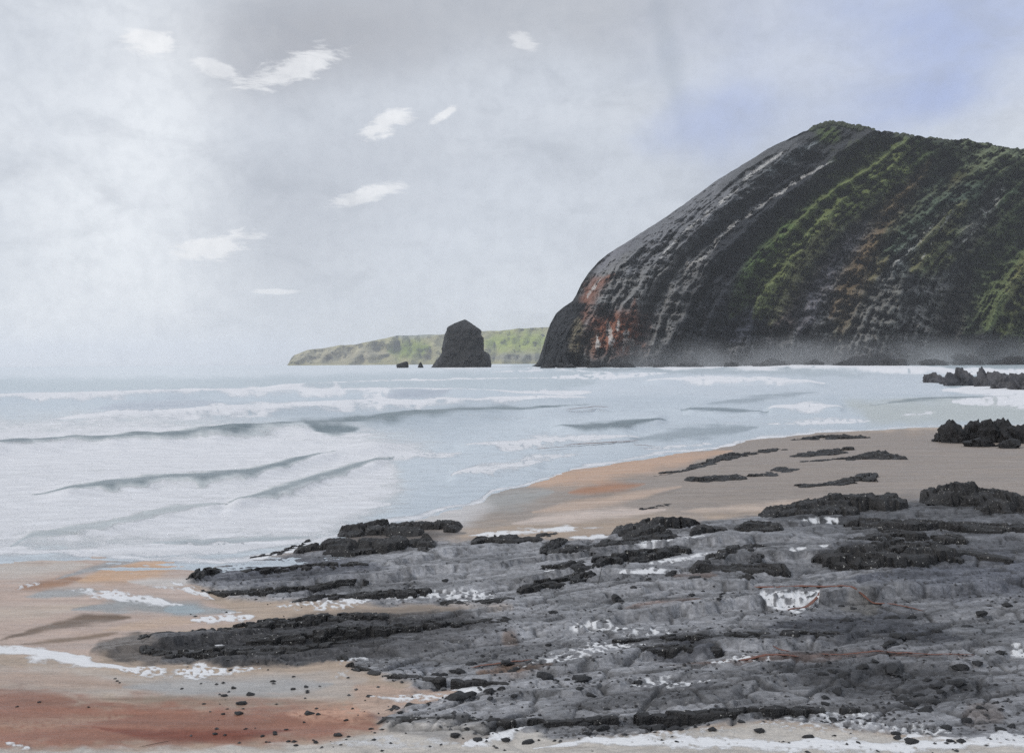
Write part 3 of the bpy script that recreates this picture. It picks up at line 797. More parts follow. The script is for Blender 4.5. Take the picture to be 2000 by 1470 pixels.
def landmass(name, xs, sky_y, foot_d, lean, nose, nose_w, relief, canvas, mat, nrow, back=260.0, jag=0.0):
    """a solid ridge: face rising from the water, crest, back slope behind the crest"""
    nx = len(xs)
    ys = np.array(sky_y, float)
    ys = ys - jag * np.maximum(0, fbm(xs / 13, xs * 0 + .5, 71, 4)) * sstep(1520, 1640, xs)
    ys = ys + jag * .22 * fbm(xs / 22, xs * 0 + .2, 72, 5) * sstep(1130, 1200, xs)
    # foot row: where the water line lies at that distance
    t = np.linspace(0, 1, nrow)[:, None]
    xi = np.repeat(xs[None], nrow, 0)
    fd = foot_d if np.ndim(foot_d) else np.full(nx, foot_d, float)
    d0 = ray(xs, np.full(nx, 712.0))
    # picture row of the waterline per column
    yf = 709 - .007 * (xs - 1000) + CAM_H * F / fd + 2
    yi = yf[None] + (np.minimum(ys, yf - .5) - yf)[None] * (t ** .92)
    hgt = (yf[None] - yi) / F * fd[None]
    dep = fd[None] + lean * hgt + nose * np.exp(-np.maximum(xi - SXL(yi), 0) / nose_w) * (hgt > -1)
    dep = dep + relief(xi, yi) * sstep(0, 14, yf[None] - yi)
    d = ray(xi, yi)
    k = dep / d[..., 1]
    X, Y, Z = d[..., 0] * k, d[..., 1] * k, CAM_H + d[..., 2] * k
    Z[0] = np.minimum(Z[0], -3)
    colr = canvas.sample('col', xi, yi)
    vein = canvas.sample('vein', xi, yi) if 'vein' in canvas.l else np.zeros_like(xi)
    vein = np.vstack([vein, np.zeros((5, nx))])
    # back of the ridge
    bx, by, bz, bc = [], [], [], []
    zc = Z[-1]
    for fr, dz in ((.12, .985), (.35, .93), (.7, .7), (1.0, .35), (1.2, -.05)):
        kx = 1 + fr * back / Y[-1]
        bx.append(X[-1] * (1 + .25 * (kx - 1))); by.append(Y[-1] + fr * back); bz.append(np.minimum(zc * dz, zc * (1 if dz < .9 else dz)) - (3 if dz < 0 else 0)); bc.append(colr[-1])
    X = np.vstack([X] + [b[None] for b in bx]); Y = np.vstack([Y] + [b[None] for b in by]); Z = np.vstack([Z] + [b[None] for b in bz])
    colr = np.concatenate([colr] + [b[None] for b in bc], 0)
    return grid_mesh(name, X, Y, Z, {'tone': colr, 'vein': vein}, flip=False)


def SXL(y):
    return np.interp(y, [237, 290, 352, 396, 450, 494, 532, 575, 600, 660, 708], [1625, 1500, 1400, 1340, 1260, 1190, 1150, 1126, 1100, 1068, 1056])


def relief_h(x, y):
    sx = x - gx(y)
    wob = fbm(x / 70, y / 70, 81, 3) * 16
    big = ridged((sx + wob) / 150, y / 900, 82, 2)
    mid = ridged((sx + wob) / 46, y / 420, 83, 3)
    fine = fbm((sx + wob * .7) / 9, y / 46, 84, 4)
    blk = fbm(x / 14, y / 11, 85, 4)
    rgt = sstep(1350, 1600, x)
    stp = fbm(x / 38, y / 20, 88, 3) * 2.2
    stp = (np.floor(stp * 2) + sstep(.3, .7, stp * 2 - np.floor(stp * 2))) / 2
    return -(big - .5) * (52 + 20 * rgt) - (mid - .5) * 34 - fine * 10 - blk * (10 + 4 * rgt) - 4.5 * fbm(x / 6, y / 5, 86, 3) - stp * 12


xs = np.concatenate([np.arange(1048, 2040, 1.9), np.arange(2040, 2750, 9)])
m = Mat('headland_rock')
tone = m.attr('tone').outputs['Color']
n1 = m.noise(.22, 8, .68, (1, 1, 1)); n2 = m.noise(.8, 5, .7)
vv = m.math('ADD', m.range(n1, .3, .7, .72, 1.3, False), m.range(n2, .3, .7, -.28, .28, False))
vn = m.attr('vein').outputs['Fac']
vk = m.range(m.math('ADD', m.math('MULTIPLY', vn, .56), m.noise(.42, 6, .8)), .95, 1.05)
m.set('Base Color', m.mix(m.math('MULTIPLY', vk, .9), m.mix(1.0, tone, m.grey(vv), 'MULTIPLY'), (.66, .65, .63, 1)))
m.set('Roughness', .85); m.set('Specular IOR Level', .2)
m.set('Normal', m.bump(m.math('ADD', n1, m.math('MULTIPLY', n2, .4)), .9, 3.0))
HEAD_D = 620.0
me = landmass('headland', xs, np.interp(xs, SX, SY), HEAD_D, .75, 150, 45, relief_h, hc, m.m, 270, jag=9)
headland = link('headland', me, m.m, kind='structure', label='steep dark headland with green grass bands and slanting rock ribs above the sea')
HEAD_MAT = m

# scrub along the top of the headland, too fine to count
bm = bmesh.new()
rg = random.Random(3)
for i in range(260):
    x = rg.choice([rg.uniform(1585, 1700), rg.uniform(1700, 2100)])
    y = float(np.interp(x, SX, SY)) + rg.uniform(0, 5)
    d = ray(x, y); hgt = (715 - y) / F * HEAD_D
    dep = HEAD_D + .75 * hgt + 14
    k = dep / d[1]
    r_ = rg.uniform(.7, 2.2)
    mt = Matrix.Translation((d[0] * k, d[1] * k, CAM_H + d[2] * k)) @ Matrix.Diagonal((r_ * 1.4, r_, r_ * .9, 1))
    res = bmesh.ops.create_icosphere(bm, subdivisions=1, radius=1, matrix=mt)
    for v in res['verts']:
        v.co += Vector((rg.uniform(-.4, .4), rg.uniform(-.4, .4), rg.uniform(-.4, .4))) * r_ * .6
me = bpy.data.meshes.new('scrub'); bm.to_mesh(me); bm.free()
ms = Mat('scrub_leaf')
ms.set('Base Color', ms.mix(ms.noise(.5, 3), (.025, .035, .018, 1), (.075, .085, .05, 1))); ms.set('Roughness', .9)
link('scrub', me, ms.m, headland, kind='stuff', label='low dark scrub along the skyline of the headland')

# ------------------------------------------------------------------ distant low hills
dc = Canvas({'col': A('b0ab80', .8)})
c2 = dc
c2.stroke([(560, 700, 16), (760, 690, 22)], soft=.9, iso=True, col=A('b0a98c', .85)); c2.stroke([(760, 685, 14), (840, 678, 14)], soft=.9, iso=True, col=A('7f9230', .85))
c2.stroke([(940, 670, 18), (1080, 665, 22)], soft=.9, iso=True, col=A('9aa84a', .85)); c2.stroke([(960, 698, 8), (1080, 698, 8)], soft=.9, iso=True, col=A('8f8f80', .85))
c2.stroke([(760, 655, 6), (860, 650, 6)], soft=.9, iso=True, col=A('9aa39c', .85))
m = Mat('far_grass')
tone = m.attr('tone').outputs['Color']
n1 = m.noise(.016, 8, .72)
m.set('Base Color', m.mix(1.0, tone, m.grey(m.range(n1, .3, .7, .55, 1.35, False)), 'MULTIPLY')); m.set('Roughness', .95); m.set('Specular IOR Level', .1)
xs2 = np.arange(560, 1700, 5.0)
sky2 = np.interp(xs2, [560, 572, 600, 700, 740, 780, 860, 950, 1000, 1070, 1400, 1640, 1700], [716, 694, 684, 671, 662, 656, 652, 647, 643, 638, 640, 690, 716])
sky2 = sky2 + fbm(xs2 / 40, xs2 * 0, 91, 3) * 4
me = landmass('hills', xs2, sky2, 3600.0, 3.5, 0, 40, lambda x, y: -260 * (ridged(x / 45, y / 60, 95, 4) - .5), dc, m.m, 26, back=1500.0)
link('hills', me, m.m, kind='structure', label='low pale green and sandy hills fading beyond the sea stack')

# ------------------------------------------------------------------ rocks


def dark_rock_mat(name, lo, hi, scale, speck=0.0, bd=.05):
    q = Mat(name)
    tc_ = q.n.new('ShaderNodeTexCoord').outputs['Object']
    a = q.noise(scale, 7, .7, (1, 1, 1.5), .3, tc_); b = q.noise(scale * 5, 4, .65, vec=tc_)
    colr = q.mix(q.range(a, .32, .7), lo + (1,), hi + (1,))
    if speck:
        sp_ = q.range(q.noise(scale * 9, 2, .5, vec=tc_), .68, .73)
        colr = q.mix(q.math('MULTIPLY', sp_, speck), colr, (.58, .57, .54, 1))
    q.set('Base Color', colr)
    q.set('Roughness', q.range(a, .3, .7, .3, .9, False)); q.set('Specular IOR Level', .45)
    q.set('Normal', q.bump(q.math('ADD', a, q.math('MULTIPLY', b, .5)), .9, bd))
    return q.m


BLACK_ROCK = dark_rock_mat('black_rock', (.008, .008, .009), (.028, .028, .031), 2.6, .0, .10)
LEDGE_ROCK = dark_rock_mat('ledge_rock', (.006, .006, .007), (.044, .043, .044), 3.4, .8, .06)
SLATE_ROCK = dark_rock_mat('slate_rock', (.05, .05, .055), (.10, .10, .112), .9, .0, .12)
STACK_ROCK = dark_rock_mat('stack_rock', (.004, .004, .005), (.020, .020, .022), .12, .0, 2.5)
PEBBLE = dark_rock_mat('pebble_stone', (.010, .011, .013), (.035, .036, .04), 30, .0, .004)


def rock_mesh(name, sx, sy, sz, seed, sub=3, cuts=16, rough=.16, sink=.25, fine=0.0):
    rr = np.random.RandomState(seed)
    bm = bmesh.new(); bmesh.ops.create_icosphere(bm, subdivisions=sub, radius=1)
    V = np.array([v.co[:] for v in bm.verts])
    n = rr.normal(size=(cuts, 3)); n /= np.linalg.norm(n, axis=1)[:, None]
    off = rr.uniform(.62, .98, cuts)
    dot = V @ n.T
    rad = np.min(np.where(dot > .05, off / np.maximum(dot, .05), 9), axis=1)
    rad = np.minimum(rad, 1.25)
    rad *= 1 + rough * (fbm(V[:, 0] * 2.3 + seed, V[:, 1] * 2.3 + V[:, 2] * 1.7, seed, 4))
    if fine:
        q1, q2, q3, _, _ = cells(V[:, 0] * 2.2 + V[:, 2] * 1.1 + 9, V[:, 2] * 2.6 - V[:, 1] * 1.3 + 9, seed)
        rad *= 1 + fine * (q1 - .5) + .5 * fine * fbm(V[:, 0] * 6 + seed, V[:, 2] * 6 + V[:, 1] * 5, seed + 3, 3)
    V = V * rad[:, None] * np.array([sx, sy, sz])
    V[:, 2] = np.maximum(V[:, 2], -sink * sz) + 0
    for v, q in zip(bm.verts, V):
        v.co = q
    me = bpy.data.meshes.new(name); bm.to_mesh(me); bm.free()
    return me


def place_rock(name, mat, x, y, wpx, hpx, seed, z=None, dratio=.7, rot=0.0, sub=4, fine=.5, **props):
    """a boulder whose foot is seen at (x, y) and that spans wpx by hpx there"""
    if z is None:
        X_, Y_, z_ = surf(x, y)
    else:
        X_, Y_ = ground(x, y, z); X_, Y_, z_ = float(X_), float(Y_), z
    mpp = Y_ / F
    me = rock_mesh(name, wpx / 2 * mpp, wpx / 2 * mpp * dratio, hpx * mpp, seed, sub, fine=fine)
    o = link(name, me, mat, **props)
    o.location = (X_, Y_ + wpx / 2 * mpp * dratio * .5, z_ - .02 * hpx * mpp)
    o.rotation_euler = (0, 0, rot)
    return o


# sea stack: solid tower built from noisy rings
STK_D = 760.0
mpp = STK_D / F
ys_ = np.linspace(716, 621, 34)
lf = np.interp(ys_, [621, 626, 634, 650, 664, 686, 700, 716], [905, 890, 874, 870, 868, 861, 852, 842])
rt = np.interp(ys_, [621, 628, 640, 648, 655, 680, 688, 700, 716], [911, 922, 938, 938, 944, 945, 955, 957, 962])
th = np.linspace(0, 2 * np.pi, 65)
cx = (lf + rt) / 2; hw = (rt - lf) / 2
TH, CY = np.meshgrid(th, ys_)
sq = 1.0 / np.maximum(np.abs(np.cos(TH)), np.abs(np.sin(TH))) ** .45
nz = 1 + .16 * fbm(np.cos(TH) * 1.6 + 5, CY / 18 + np.sin(TH) * 1.6, 101, 4) + .10 * fbm(np.cos(TH) * 5 + 5, CY / 6 + np.sin(TH) * 5, 102, 3)
XS = (cx[:, None] - 903 + hw[:, None] * np.clip(np.cos(TH) * sq, -1.02, 1.02) * nz) * mpp
YS = hw[:, None] * np.sin(TH) * sq * nz * mpp * 1.1
ZS = np.repeat(((714 - ys_) * mpp)[:, None], 65, 1) + .8 * fbm(np.cos(TH) * 3, np.sin(TH) * 3 + CY / 30, 103, 3)
XS = np.vstack([XS, np.full((1, 65), XS[-1].mean())]); YS = np.vstack([YS, np.full((1, 65), 0.)]); ZS = np.vstack([ZS, np.full((1, 65), ZS[-1].mean() + .6)])
me = grid_mesh('sea_stack', XS, YS, ZS, smooth=False)
o = link('sea_stack', me, STACK_ROCK, label='tall black rock stack standing alone in the sea off the headland', category='sea stack')
d = ray(903, 712.0)
o.location = (d[0] / d[1] * STK_D, STK_D, -.5)

for (x, y, wp, hp, sd_, lb) in ((786, 714, 30, 15, 5, 'low dark rock in the sea, the wider one left of the tall stack'), (821, 713, 12, 12, 9, 'small dark rock in the sea between the wider rock and the tall stack')):
    D_ = 745.0
    d = ray(x, 712.0)
    me = rock_mesh('sea_rock', wp / 2 * D_ / F, wp / 2.6 * D_ / F, hp * D_ / F * .8, sd_, 3)
    o = link('sea_rock', me, STACK_ROCK, label=lb, category='rock', group='rocks beside the sea stack')
    o.location = (d[0] / d[1] * D_, D_, .6)

FR = [(1072, 26, 8), (1110, 40, 9), (1160, 30, 6), (1222, 44, 9), (1290, 26, 7), (1352, 56, 11), (1430, 34, 8), (1512, 62, 12), (1598, 40, 9), (1668, 70, 14), (1748, 54, 16), (1822, 66, 12), (1900, 80, 18), (1978, 70, 15)]
FN = ['farthest left of all', 'second from the left', 'third from the left', 'under the rust stained nose', 'just right of the rust stained nose', 'under the darkest gully', 'right of the darkest gully', 'wide one under the green band', 'right of the wide one',
      'sixth from the right', 'fifth from the right', 'fourth from the right', 'third from the right, tallest', 'nearest the right edge']
for q, ((x, wp, hp), lb) in enumerate(zip(FR, FN)):
    D_ = 560.0
    d = ray(x, 712.0)
    me = rock_mesh('foot_rock', wp / 2 * D_ / F, wp / 2.4 * D_ / F, hp * D_ / F, 700 + q, 4, fine=.35)
    o = link('foot_rock', me, STACK_ROCK, label='black rock in the surf at the headland foot, ' + lb, category='rock', group='rocks at the foot of the headland')
    o.location = (d[0] / d[1] * D_, D_ + (q * 37 % 11), .1)

# half sunk slate rocks at the right, in the shallows
for (x, y, wp, hp, sd_, lb) in (
        (1824, 748, 46, 20, 11, 'low grey rock awash in the shallows, farthest left in its row'),
        (1848, 751, 26, 10, 12, 'tiny grey rock awash between the low rock and the peaked rock'),
        (1886, 753, 62, 40, 13, 'peaked grey rock standing highest in the row awash in the shallows'),
        (1928, 756, 50, 36, 14, 'slanting grey rock with a sharp right edge beside the peaked rock'),
        (1962, 759, 58, 32, 15, 'flat topped grey rock awash right of the slanting one'),
        (2006, 761, 64, 36, 16, 'grey rock awash at the right edge, end of its row')):
    place_rock('awash_rock', SLATE_ROCK, x, y, wp, hp, sd_, z=0.0, label=lb, category='rock', group='grey rocks awash in the shallows')
place_rock('awash_rock', SLATE_ROCK, 2075, 758, 70, 30, 17, z=0.0, label='grey rock awash just outside the view', category='rock', group='grey rocks awash in the shallows')
# black boulders on the sand at the right
for (x, y, wp, hp, sd_, dr, lb) in (
        (1846, 862, 40, 25, 21, .8, 'small black boulder at the left end of the black cluster on the sand'),
        (1874, 865, 66, 32, 22, .7, 'jagged black boulder on the sand, second in the cluster from the left'),
        (1901, 859, 66, 37, 23, .8, 'rounded black boulder standing behind the middle of the black cluster'),
        (1936, 864, 74, 44, 24, .7, 'tall humped black boulder in the middle of the cluster on the sand'),
        (1970, 862, 60, 47, 25, .7, 'pointed black boulder, sharpest peak of the cluster on the sand'),
        (1999, 866, 80, 42, 26, .8, 'broad black boulder cut by the right edge of the view'),
        (1915, 872, 60, 18, 27, .6, 'flat black boulder lying lowest at the front of the cluster'),
        (1975, 875, 50, 16, 28, .6, 'flat black boulder at the front right of the cluster')):
    place_rock('black_boulder', BLACK_ROCK, x, y, wp, hp, sd_, dratio=dr, label=lb, category='boulder', group='black boulders on the sand')

# ------------------------------------------------------------------ dark ledges that stand out of the platform


def ledge(pts, label, gap=.0, hk=1.25, name='rock_ledge', cat='rock ledge', group='dark ledges of the rock platform', mat=LEDGE_ROCK, seed=[200]):
    seed[0] += 7
    sd_ = seed[0]
    P = np.array(pts, float)
    seg = np.hypot(np.diff(P[:, 0]), np.diff(P[:, 1])); cum = np.concatenate([[0], np.cumsum(seg)])
    n = int(max(18, cum[-1] / 2.0)); nv = 27
    u = np.linspace(0, 1, n)
    px_ = np.interp(u * cum[-1], cum, P[:, 0]); py_ = np.interp(u * cum[-1], cum, P[:, 1]); pw = np.interp(u * cum[-1], cum, P[:, 2]) * (1.25 if P[0, 1] > 970 else 1.1)
    W = np.array([gpt(a, b) for a, b in zip(px_, py_)])
    rk_ = g.sample('rock', px_, py_); W[:, 2] += .05 * rk_
    mpp = W[:, 1] / F
    end = np.minimum(1, np.minimum(u, 1 - u) * cum[-1] / 14 + .12) ** .6
    dD = np.minimum(pw * .62 * W[:, 1] ** 2 / (CAM_H * F), 1.3)          # half footprint in depth
    H = pw * hk * mpp
    tx = np.gradient(W[:, 0]); ty = np.gradient(W[:, 1]); tl = np.hypot(tx, ty) + 1e-9
    nxv, nyv = -ty / tl, tx / tl
    # footprint half width across the run of the ledge
    horiz = np.abs(tx / tl)
    hw_ = np.maximum(dD * horiz, 0) + pw * .8 * mpp * (1 - horiz)
    sgn = np.where(nyv < 0, -1, 1)
    v = np.linspace(-1.25, 1.25, nv)
    UU, VV = np.meshgrid(np.arange(n), v, indexing='ij')
    off = VV * hw_[UU] * end[UU]
    X = W[UU, 0] + nxv[UU] * sgn[UU] * off
    Y = W[UU, 1] + nyv[UU] * sgn[UU] * off
    # broken into blocks: along the run (a) and across it (b), in metres
    run = np.concatenate([[0], np.cumsum(np.hypot(np.diff(W[:, 0]), np.diff(W[:, 1])))])[UU]
    bs = np.clip(float(np.median(hw_)) * .62, .07, .30)
    wx, wy = .3 * bs * fbm(X / bs, Y / bs, sd_, 3), .3 * bs * fbm(X / bs, Y / bs, sd_ + 9, 3)
    ra, rb, ed, cxx, cyy = cells((run + wx) / (bs * 1.7) + sd_, (off + wy) / bs + 50.5, sd_)
    vc = (cyy - 50.5) * bs / np.maximum(hw_[UU], .02)              # where the block sits across the ledge
    keep = sstep(1.12, .72, np.abs(vc) + .45 * (rb - .5)) * (ra > gap * .42) * sstep(1.25, 1.0, np.abs(VV))
    big_ = .75 + .55 * fbm(run / (bs * 7), run * 0 + .3, sd_ + 1, 3)
    tilt = ((rb - .5) * ((run / (bs * 1.7) + sd_) - cxx) + .5 * (ra - .5) * (off / bs + 50.5 - cyy)) * .55
    h = H[UU] * keep * big_ * (.45 + .75 * ra + tilt) * (.45 + .55 * sstep(0, .16, ed)) * (1.15 - .3 * np.abs(VV))
    h = h + (keep > .5) * .025 * fbm(X * 11, Y * 11, sd_ + 2, 4) * (hw_[UU] / .3)
    Z = W[UU, 2] + h * end[UU] ** 1.5 - .03 - .2 * (keep < .08)
    c0 = (float(W[:, 0].mean()), float(W[:, 1].mean()), float(W[:, 2].mean()))
    me = grid_mesh(name, X - c0[0], Y - c0[1], Z - c0[2], smooth=False, flip=bool(np.mean(sgn * nyv * np.sign(tx)) < 0))
    o = link(name, me, mat, label=label, category=cat, group=group)
    o.location = c0
    return o


LEDGES = [
    ([(655, 1044, 10), (740, 1038, 14), (830, 1033, 16), (905, 1031, 11)], 'long black ledge at the water side of the platform, thickest one'),
    ([(570, 1080, 8), (640, 1074, 12), (760, 1070, 14), (850, 1064, 14)], 'black ledge parallel to and just below the thick water side ledge'),
    ([(480, 1094, 4), (550, 1080, 7), (612, 1055, 7)], 'thin dark ledge slanting down to the white water at the left'),
    ([(820, 1083, 8), (850, 1078, 9)], 'short stub of dark rock below the two parallel ledges'),
    ([(920, 1060, 6), (1000, 1056, 8), (1060, 1053, 7)], 'thin black ledge along the cream sand edge in mid platform'),
    ([(1050, 1048, 6), (1104, 1038, 7)], 'short black ledge poking into the cream coloured sand'),
    ([(1060, 1082, 8), (1085, 1066, 7), (1105, 1055, 6)], 'small hooked ledge of dark rock under the cream sand'),
    ([(1070, 1085, 7), (1180, 1072, 9), (1320, 1048, 9)], 'long dark ledge rising to the right from the small hooked ledge'),
    ([(1195, 1045, 11), (1290, 1041, 18), (1388, 1026, 15)], 'broad broken black ledge with shell specks at the sand edge', .9),
    ([(1435, 1032, 8), (1530, 1034, 9)], 'short square black ledge right of the broad broken one'),
    ([(1500, 1014, 12), (1640, 998, 18), (1765, 982, 14)], 'wide black ledge rising along the upper edge of the platform', .5),
    ([(1822, 990, 14), (1900, 988, 22), (1985, 984, 16)], 'chunky black ledge near the right edge below the tan sand', .6),
    ([(1650, 1028, 9), (1830, 1030, 11), (2030, 1036, 9)], 'straight thin black ledge running off at the right edge'),
    ([(1592, 1100, 10), (1680, 1095, 20), (1800, 1088, 18), (1900, 1086, 8), (1980, 1096, 4)], 'largest black ledge tapering to the right in mid platform', .6),
    ([(1660, 1062, 8), (1760, 1054, 11), (1890, 1058, 8)], 'dark ledge just above the largest tapering ledge', .6),
    ([(1348, 1112, 8), (1440, 1116, 11), (1545, 1121, 8)], 'black ledge forming the base of the small rock triangle'),
    ([(1385, 1098, 7), (1430, 1082, 8), (1488, 1070, 8)], 'black ledge forming the sloping side of the small rock triangle'),
    ([(1470, 1102, 5), (1488, 1080, 6)], 'short upright ledge closing the small rock triangle'),
    ([(1440, 1138, 7), (1465, 1130, 9)], 'dark stub of rock below the small rock triangle'),
    ([(1052, 1121, 10), (1150, 1110, 11), (1250, 1092, 9), (1345, 1074, 6)], 'black ledge with white water under it in the centre', .4),
    ([(1012, 1158, 6), (1080, 1142, 8), (1160, 1124, 7)], 'dark ledge slanting down to the left in the centre'),
    ([(366, 1132, 8), (392, 1124, 9), (430, 1114, 5)], 'knobbly black rock at the left tip of the platform', .8),
    ([(385, 1150, 4), (450, 1163, 6), (560, 1158, 6), (720, 1136, 5)], 'thin dark ledge under the blue grey slab at the left', .3),
    ([(470, 1118, 3), (620, 1108, 4), (720, 1104, 3)], 'faint ledge across the blue grey slab at the left', .8),
    ([(560, 1176, 4), (700, 1166, 6), (850, 1156, 5)], 'dark ledge above the white specked runnel', .8),
    ([(860, 1178, 3), (930, 1180, 4), (1005, 1172, 4)], 'thin dark ledge at the right end of the white specked runnel'),
    ([(262, 1248, 6), (400, 1236, 8), (520, 1224, 9), (640, 1212, 8), (760, 1204, 6)], 'rough black ledge on top of the lower left rock tongue', .5),
    ([(262, 1250, 6), (290, 1272, 7), (340, 1282, 7), (460, 1284, 9), (600, 1274, 8), (690, 1262, 5)], 'curved black ledge under the lower left rock tongue', .3),
    ([(480, 1254, 5), (640, 1244, 8), (820, 1226, 7), (1000, 1214, 4)], 'dark ledge through the middle of the lower left rock tongue', .5),
    ([(660, 1282, 5), (690, 1304, 6), (760, 1322, 5), (880, 1335, 5), (1000, 1340, 3)], 'thin curved ledge sweeping right below the rock tongue', .4),
    ([(665, 1345, 4), (720, 1362, 5), (840, 1358, 4)], 'thin dark ledge in the cream patch near the red sand', .6),
    ([(740, 1388, 3), (800, 1378, 4), (870, 1370, 3)], 'faint thin ledge between red sand and grey rock', .6),
    ([(690, 1408, 4), (900, 1412, 5), (1080, 1414, 6)], 'left half of the long low ledge near the bottom', .5),
    ([(1060, 1416, 5), (1300, 1404, 7), (1520, 1392, 7), (1680, 1388, 4)], 'right half of the long low ledge near the bottom', .5),
    ([(1180, 1258, 4), (1350, 1252, 7), (1520, 1244, 6), (1650, 1242, 4)], 'dark ledge crossing the platform beside the brown kelp', .6),
    ([(1210, 1274, 5), (1320, 1272, 8), (1410, 1270, 5)], 'smooth dark ledge just below the white specked patch'),
    ([(1270, 932, 4), (1340, 916, 5), (1430, 892, 6), (1535, 876, 4)], 'thin dark ledge running up the tan sand bank', .5),
    ([(1540, 860, 4), (1620, 855, 6), (1695, 853, 4)], 'thin dark ledge at the waterline of the sand bank', .8),
    ([(1345, 940, 7), (1420, 934, 8), (1500, 928, 6), (1552, 912, 6)], 'dark hooked ledge in the middle of the tan sand bank', .5),
    ([(1550, 893, 4), (1610, 886, 6), (1675, 876, 5)], 'short dark ledge high on the tan sand bank', .5),
    ([(1555, 902, 3), (1660, 896, 5), (1748, 892, 9)], 'dark ledge with a blunt right end on the tan sand bank', .5),
    ([(1540, 950, 5), (1620, 946, 6), (1690, 938, 9), (1702, 918, 6)], 'dark ledge curling up at its right end on the tan sand', .5),
    ([(1240, 998, 3), (1320, 982, 4)], 'small faint ledge low on the tan sand bank', .7),
]
for a in LEDGES:
    ledge(*a[:2], gap=(a[2] if len(a) > 2 else .2))

# ------------------------------------------------------------------ pebbles
PB = """870 1134 7,857 1301 8,784 1313 12,851 1321 14,867 1317 12,876 1322 7,888 1311 9,898 1312 12,921 1300 11,946 1293 7,989 1297 13,1000 1308 11,1010 1304 8,
1038 1321 8,1049 1322 8,1063 1324 18,1085 1328 10,1108 1325 8,1133 1324 18,891 1374 22,921 1365 13,957 1356 13,981 1353 10,1003 1366 8,958 1374 7,1133 1355 9,1154 1360 11,
1185 1381 8,1143 1416 13,1150 1430 12,1180 1423 16,1259 1422 12,1287 1421 18,1322 1425 15,888 1439 12,932 1446 12,989 1446 11,1034 1448 12,783 1399 7,771 1380 8,
1192 1182 11,1203 1171 12,1212 1177 8,1238 1157 9,1313 1129 13,1268 1137 7,1072 1259 8,1080 1196 10,1247 1339 9,1889 1220 13,1917 1203 14,1654 1217 15,1733 1200 10,1749 1200 11,
1783 1203 12,1751 1248 17,1774 1246 15,1786 1240 12,1806 1238 10,1739 1261 12,1730 1265 9,1831 1229 11,1880 1307 19,1869 1339 20,1910 1297 10,1747 1313 22,1709 1302 9,1686 1311 13,
1648 1323 16,1629 1321 12,1661 1332 11,1606 1327 11,1636 1346 13,1613 1357 10,1611 1371 10,1767 1362 18,1769 1376 20,1783 1369 15,1797 1360 14,1825 1367 14,1809 1390 16,1839 1357 11,
1827 1343 14,1811 1332 10,1668 1183 7,1645 1180 7,1411 1164 6,1404 1190 6,1661 1382 7,1629 1406 10,1447 1410 8,1390 1427 10,1321 1424 17,1581 1441 11,1486 1429 13,1749 1433 10,
1753 1442 9,1781 1452 14,1855 1449 9,1878 1450 12,1850 1420 13,1891 1403 11,1970 1378 15,1954 1422 13,1976 1410 10,1915 1390 9,1977 1217 7,1967 1192 12,1997 1229 8,1956 1281 9,
474 1374 14,488 1358 12,467 1395 11,604 1395 13,537 1435 7,658 1436 14,618 1448 7,439 1360 9,534 1331 9,572 1346 7,77 1370 5,229 1331 5,173 1381 5,730 1447 6,1352 1167 8,1360 1140 12"""
PB = [tuple(float(v) for v in q.split()) for q in PB.replace('\n', '').split(',')]
PB = [(x, y, w_ * (1.6 if x > 700 else 1.2), 0) for x, y, w_ in PB]
rg = random.Random(11)
big = PB[:]
while len(PB) < 285:
    r_ = rg.random()
    if r_ < .6:
        x, y, w_, _ = rg.choice(big)
        x += rg.gauss(0, 28); y += rg.gauss(0, 12)
    elif r_ < .85:
        x, y = rg.uniform(1150, 2040), rg.uniform(1170, 1450)
    else:
        x, y = rg.uniform(420, 1150), rg.uniform(1300, 1455)
    if y > 1458 or y < 1100 or x > 2050:
        continue
    PB.append((x, y, rg.uniform(4.5, 9), 1))
pm = [rock_mesh('pebble', 1, .75, .6, 300 + i, 2, 8, .4, .3) for i in range(8)]
for q in pm:
    q.materials.append(PEBBLE)


MARKS = [(1560, 1178, 'the white foam patch'), (1640, 1160, 'the long rust red kelp strand'), (1500, 1292, 'the foamy kelp strand'), (1760, 1283, 'the long faint brown kelp strand'),
         (980, 1299, 'the orange brown kelp strand'), (1460, 1110, 'the small rock triangle'), (760, 1325, 'the thin curved ledge'), (880, 1413, 'the left low ledge'),
         (1400, 1398, 'the right low ledge'), (1330, 1248, 'the dark crossing ledge'), (1180, 1240, 'the white specked patch'), (430, 1310, 'the white foam trail'), (400, 1430, 'the red sand'),
         (1800, 1370, 'the lower right rock'), (1640, 1340, 'the middle of the lower right rock'), (1960, 1300, 'the right edge rock'), (1960, 1400, 'the lower right corner rock'),
         (1900, 1215, 'the upper right grey rock'), (1150, 1360, 'the grey rock above the right low ledge'), (1650, 1445, 'the pale bottom edge'), (980, 1448, 'the pale bottom strip'), (1085, 1325, 'the central grey rock')]
ORD = ['first', 'second', 'third', 'fourth', 'fifth', 'sixth', 'seventh', 'eighth', 'ninth', 'tenth', 'eleventh', 'twelfth']
zone = {}
for i, (x, y, w_, sm) in enumerate(PB):
    k = min(MARKS, key=lambda q: abs(q[0] - x) + 3.0 * abs(q[1] - y))[2]
    zone.setdefault((k, sm), []).append(i)
PLAB = {}
for (k, sm), ids in zone.items():
    ids.sort(key=lambda i: PB[i][0])
    for r_, i in enumerate(ids):
        if sm:
            PLAB[i] = ('tiny black stone scattered by ' + k, 'tiny stones by ' + k)
        elif len(ids) == 1:
            PLAB[i] = ('single black pebble by ' + k, 'black pebbles')
        else:
            n_ = 'last' if r_ == len(ids) - 1 else ORD[min(r_, 11)]
            PLAB[i] = ('black pebble by %s, %s from the left there' % (k, n_) if n_ != 'last' else 'black pebble by %s, farthest right there' % k, 'black pebbles')
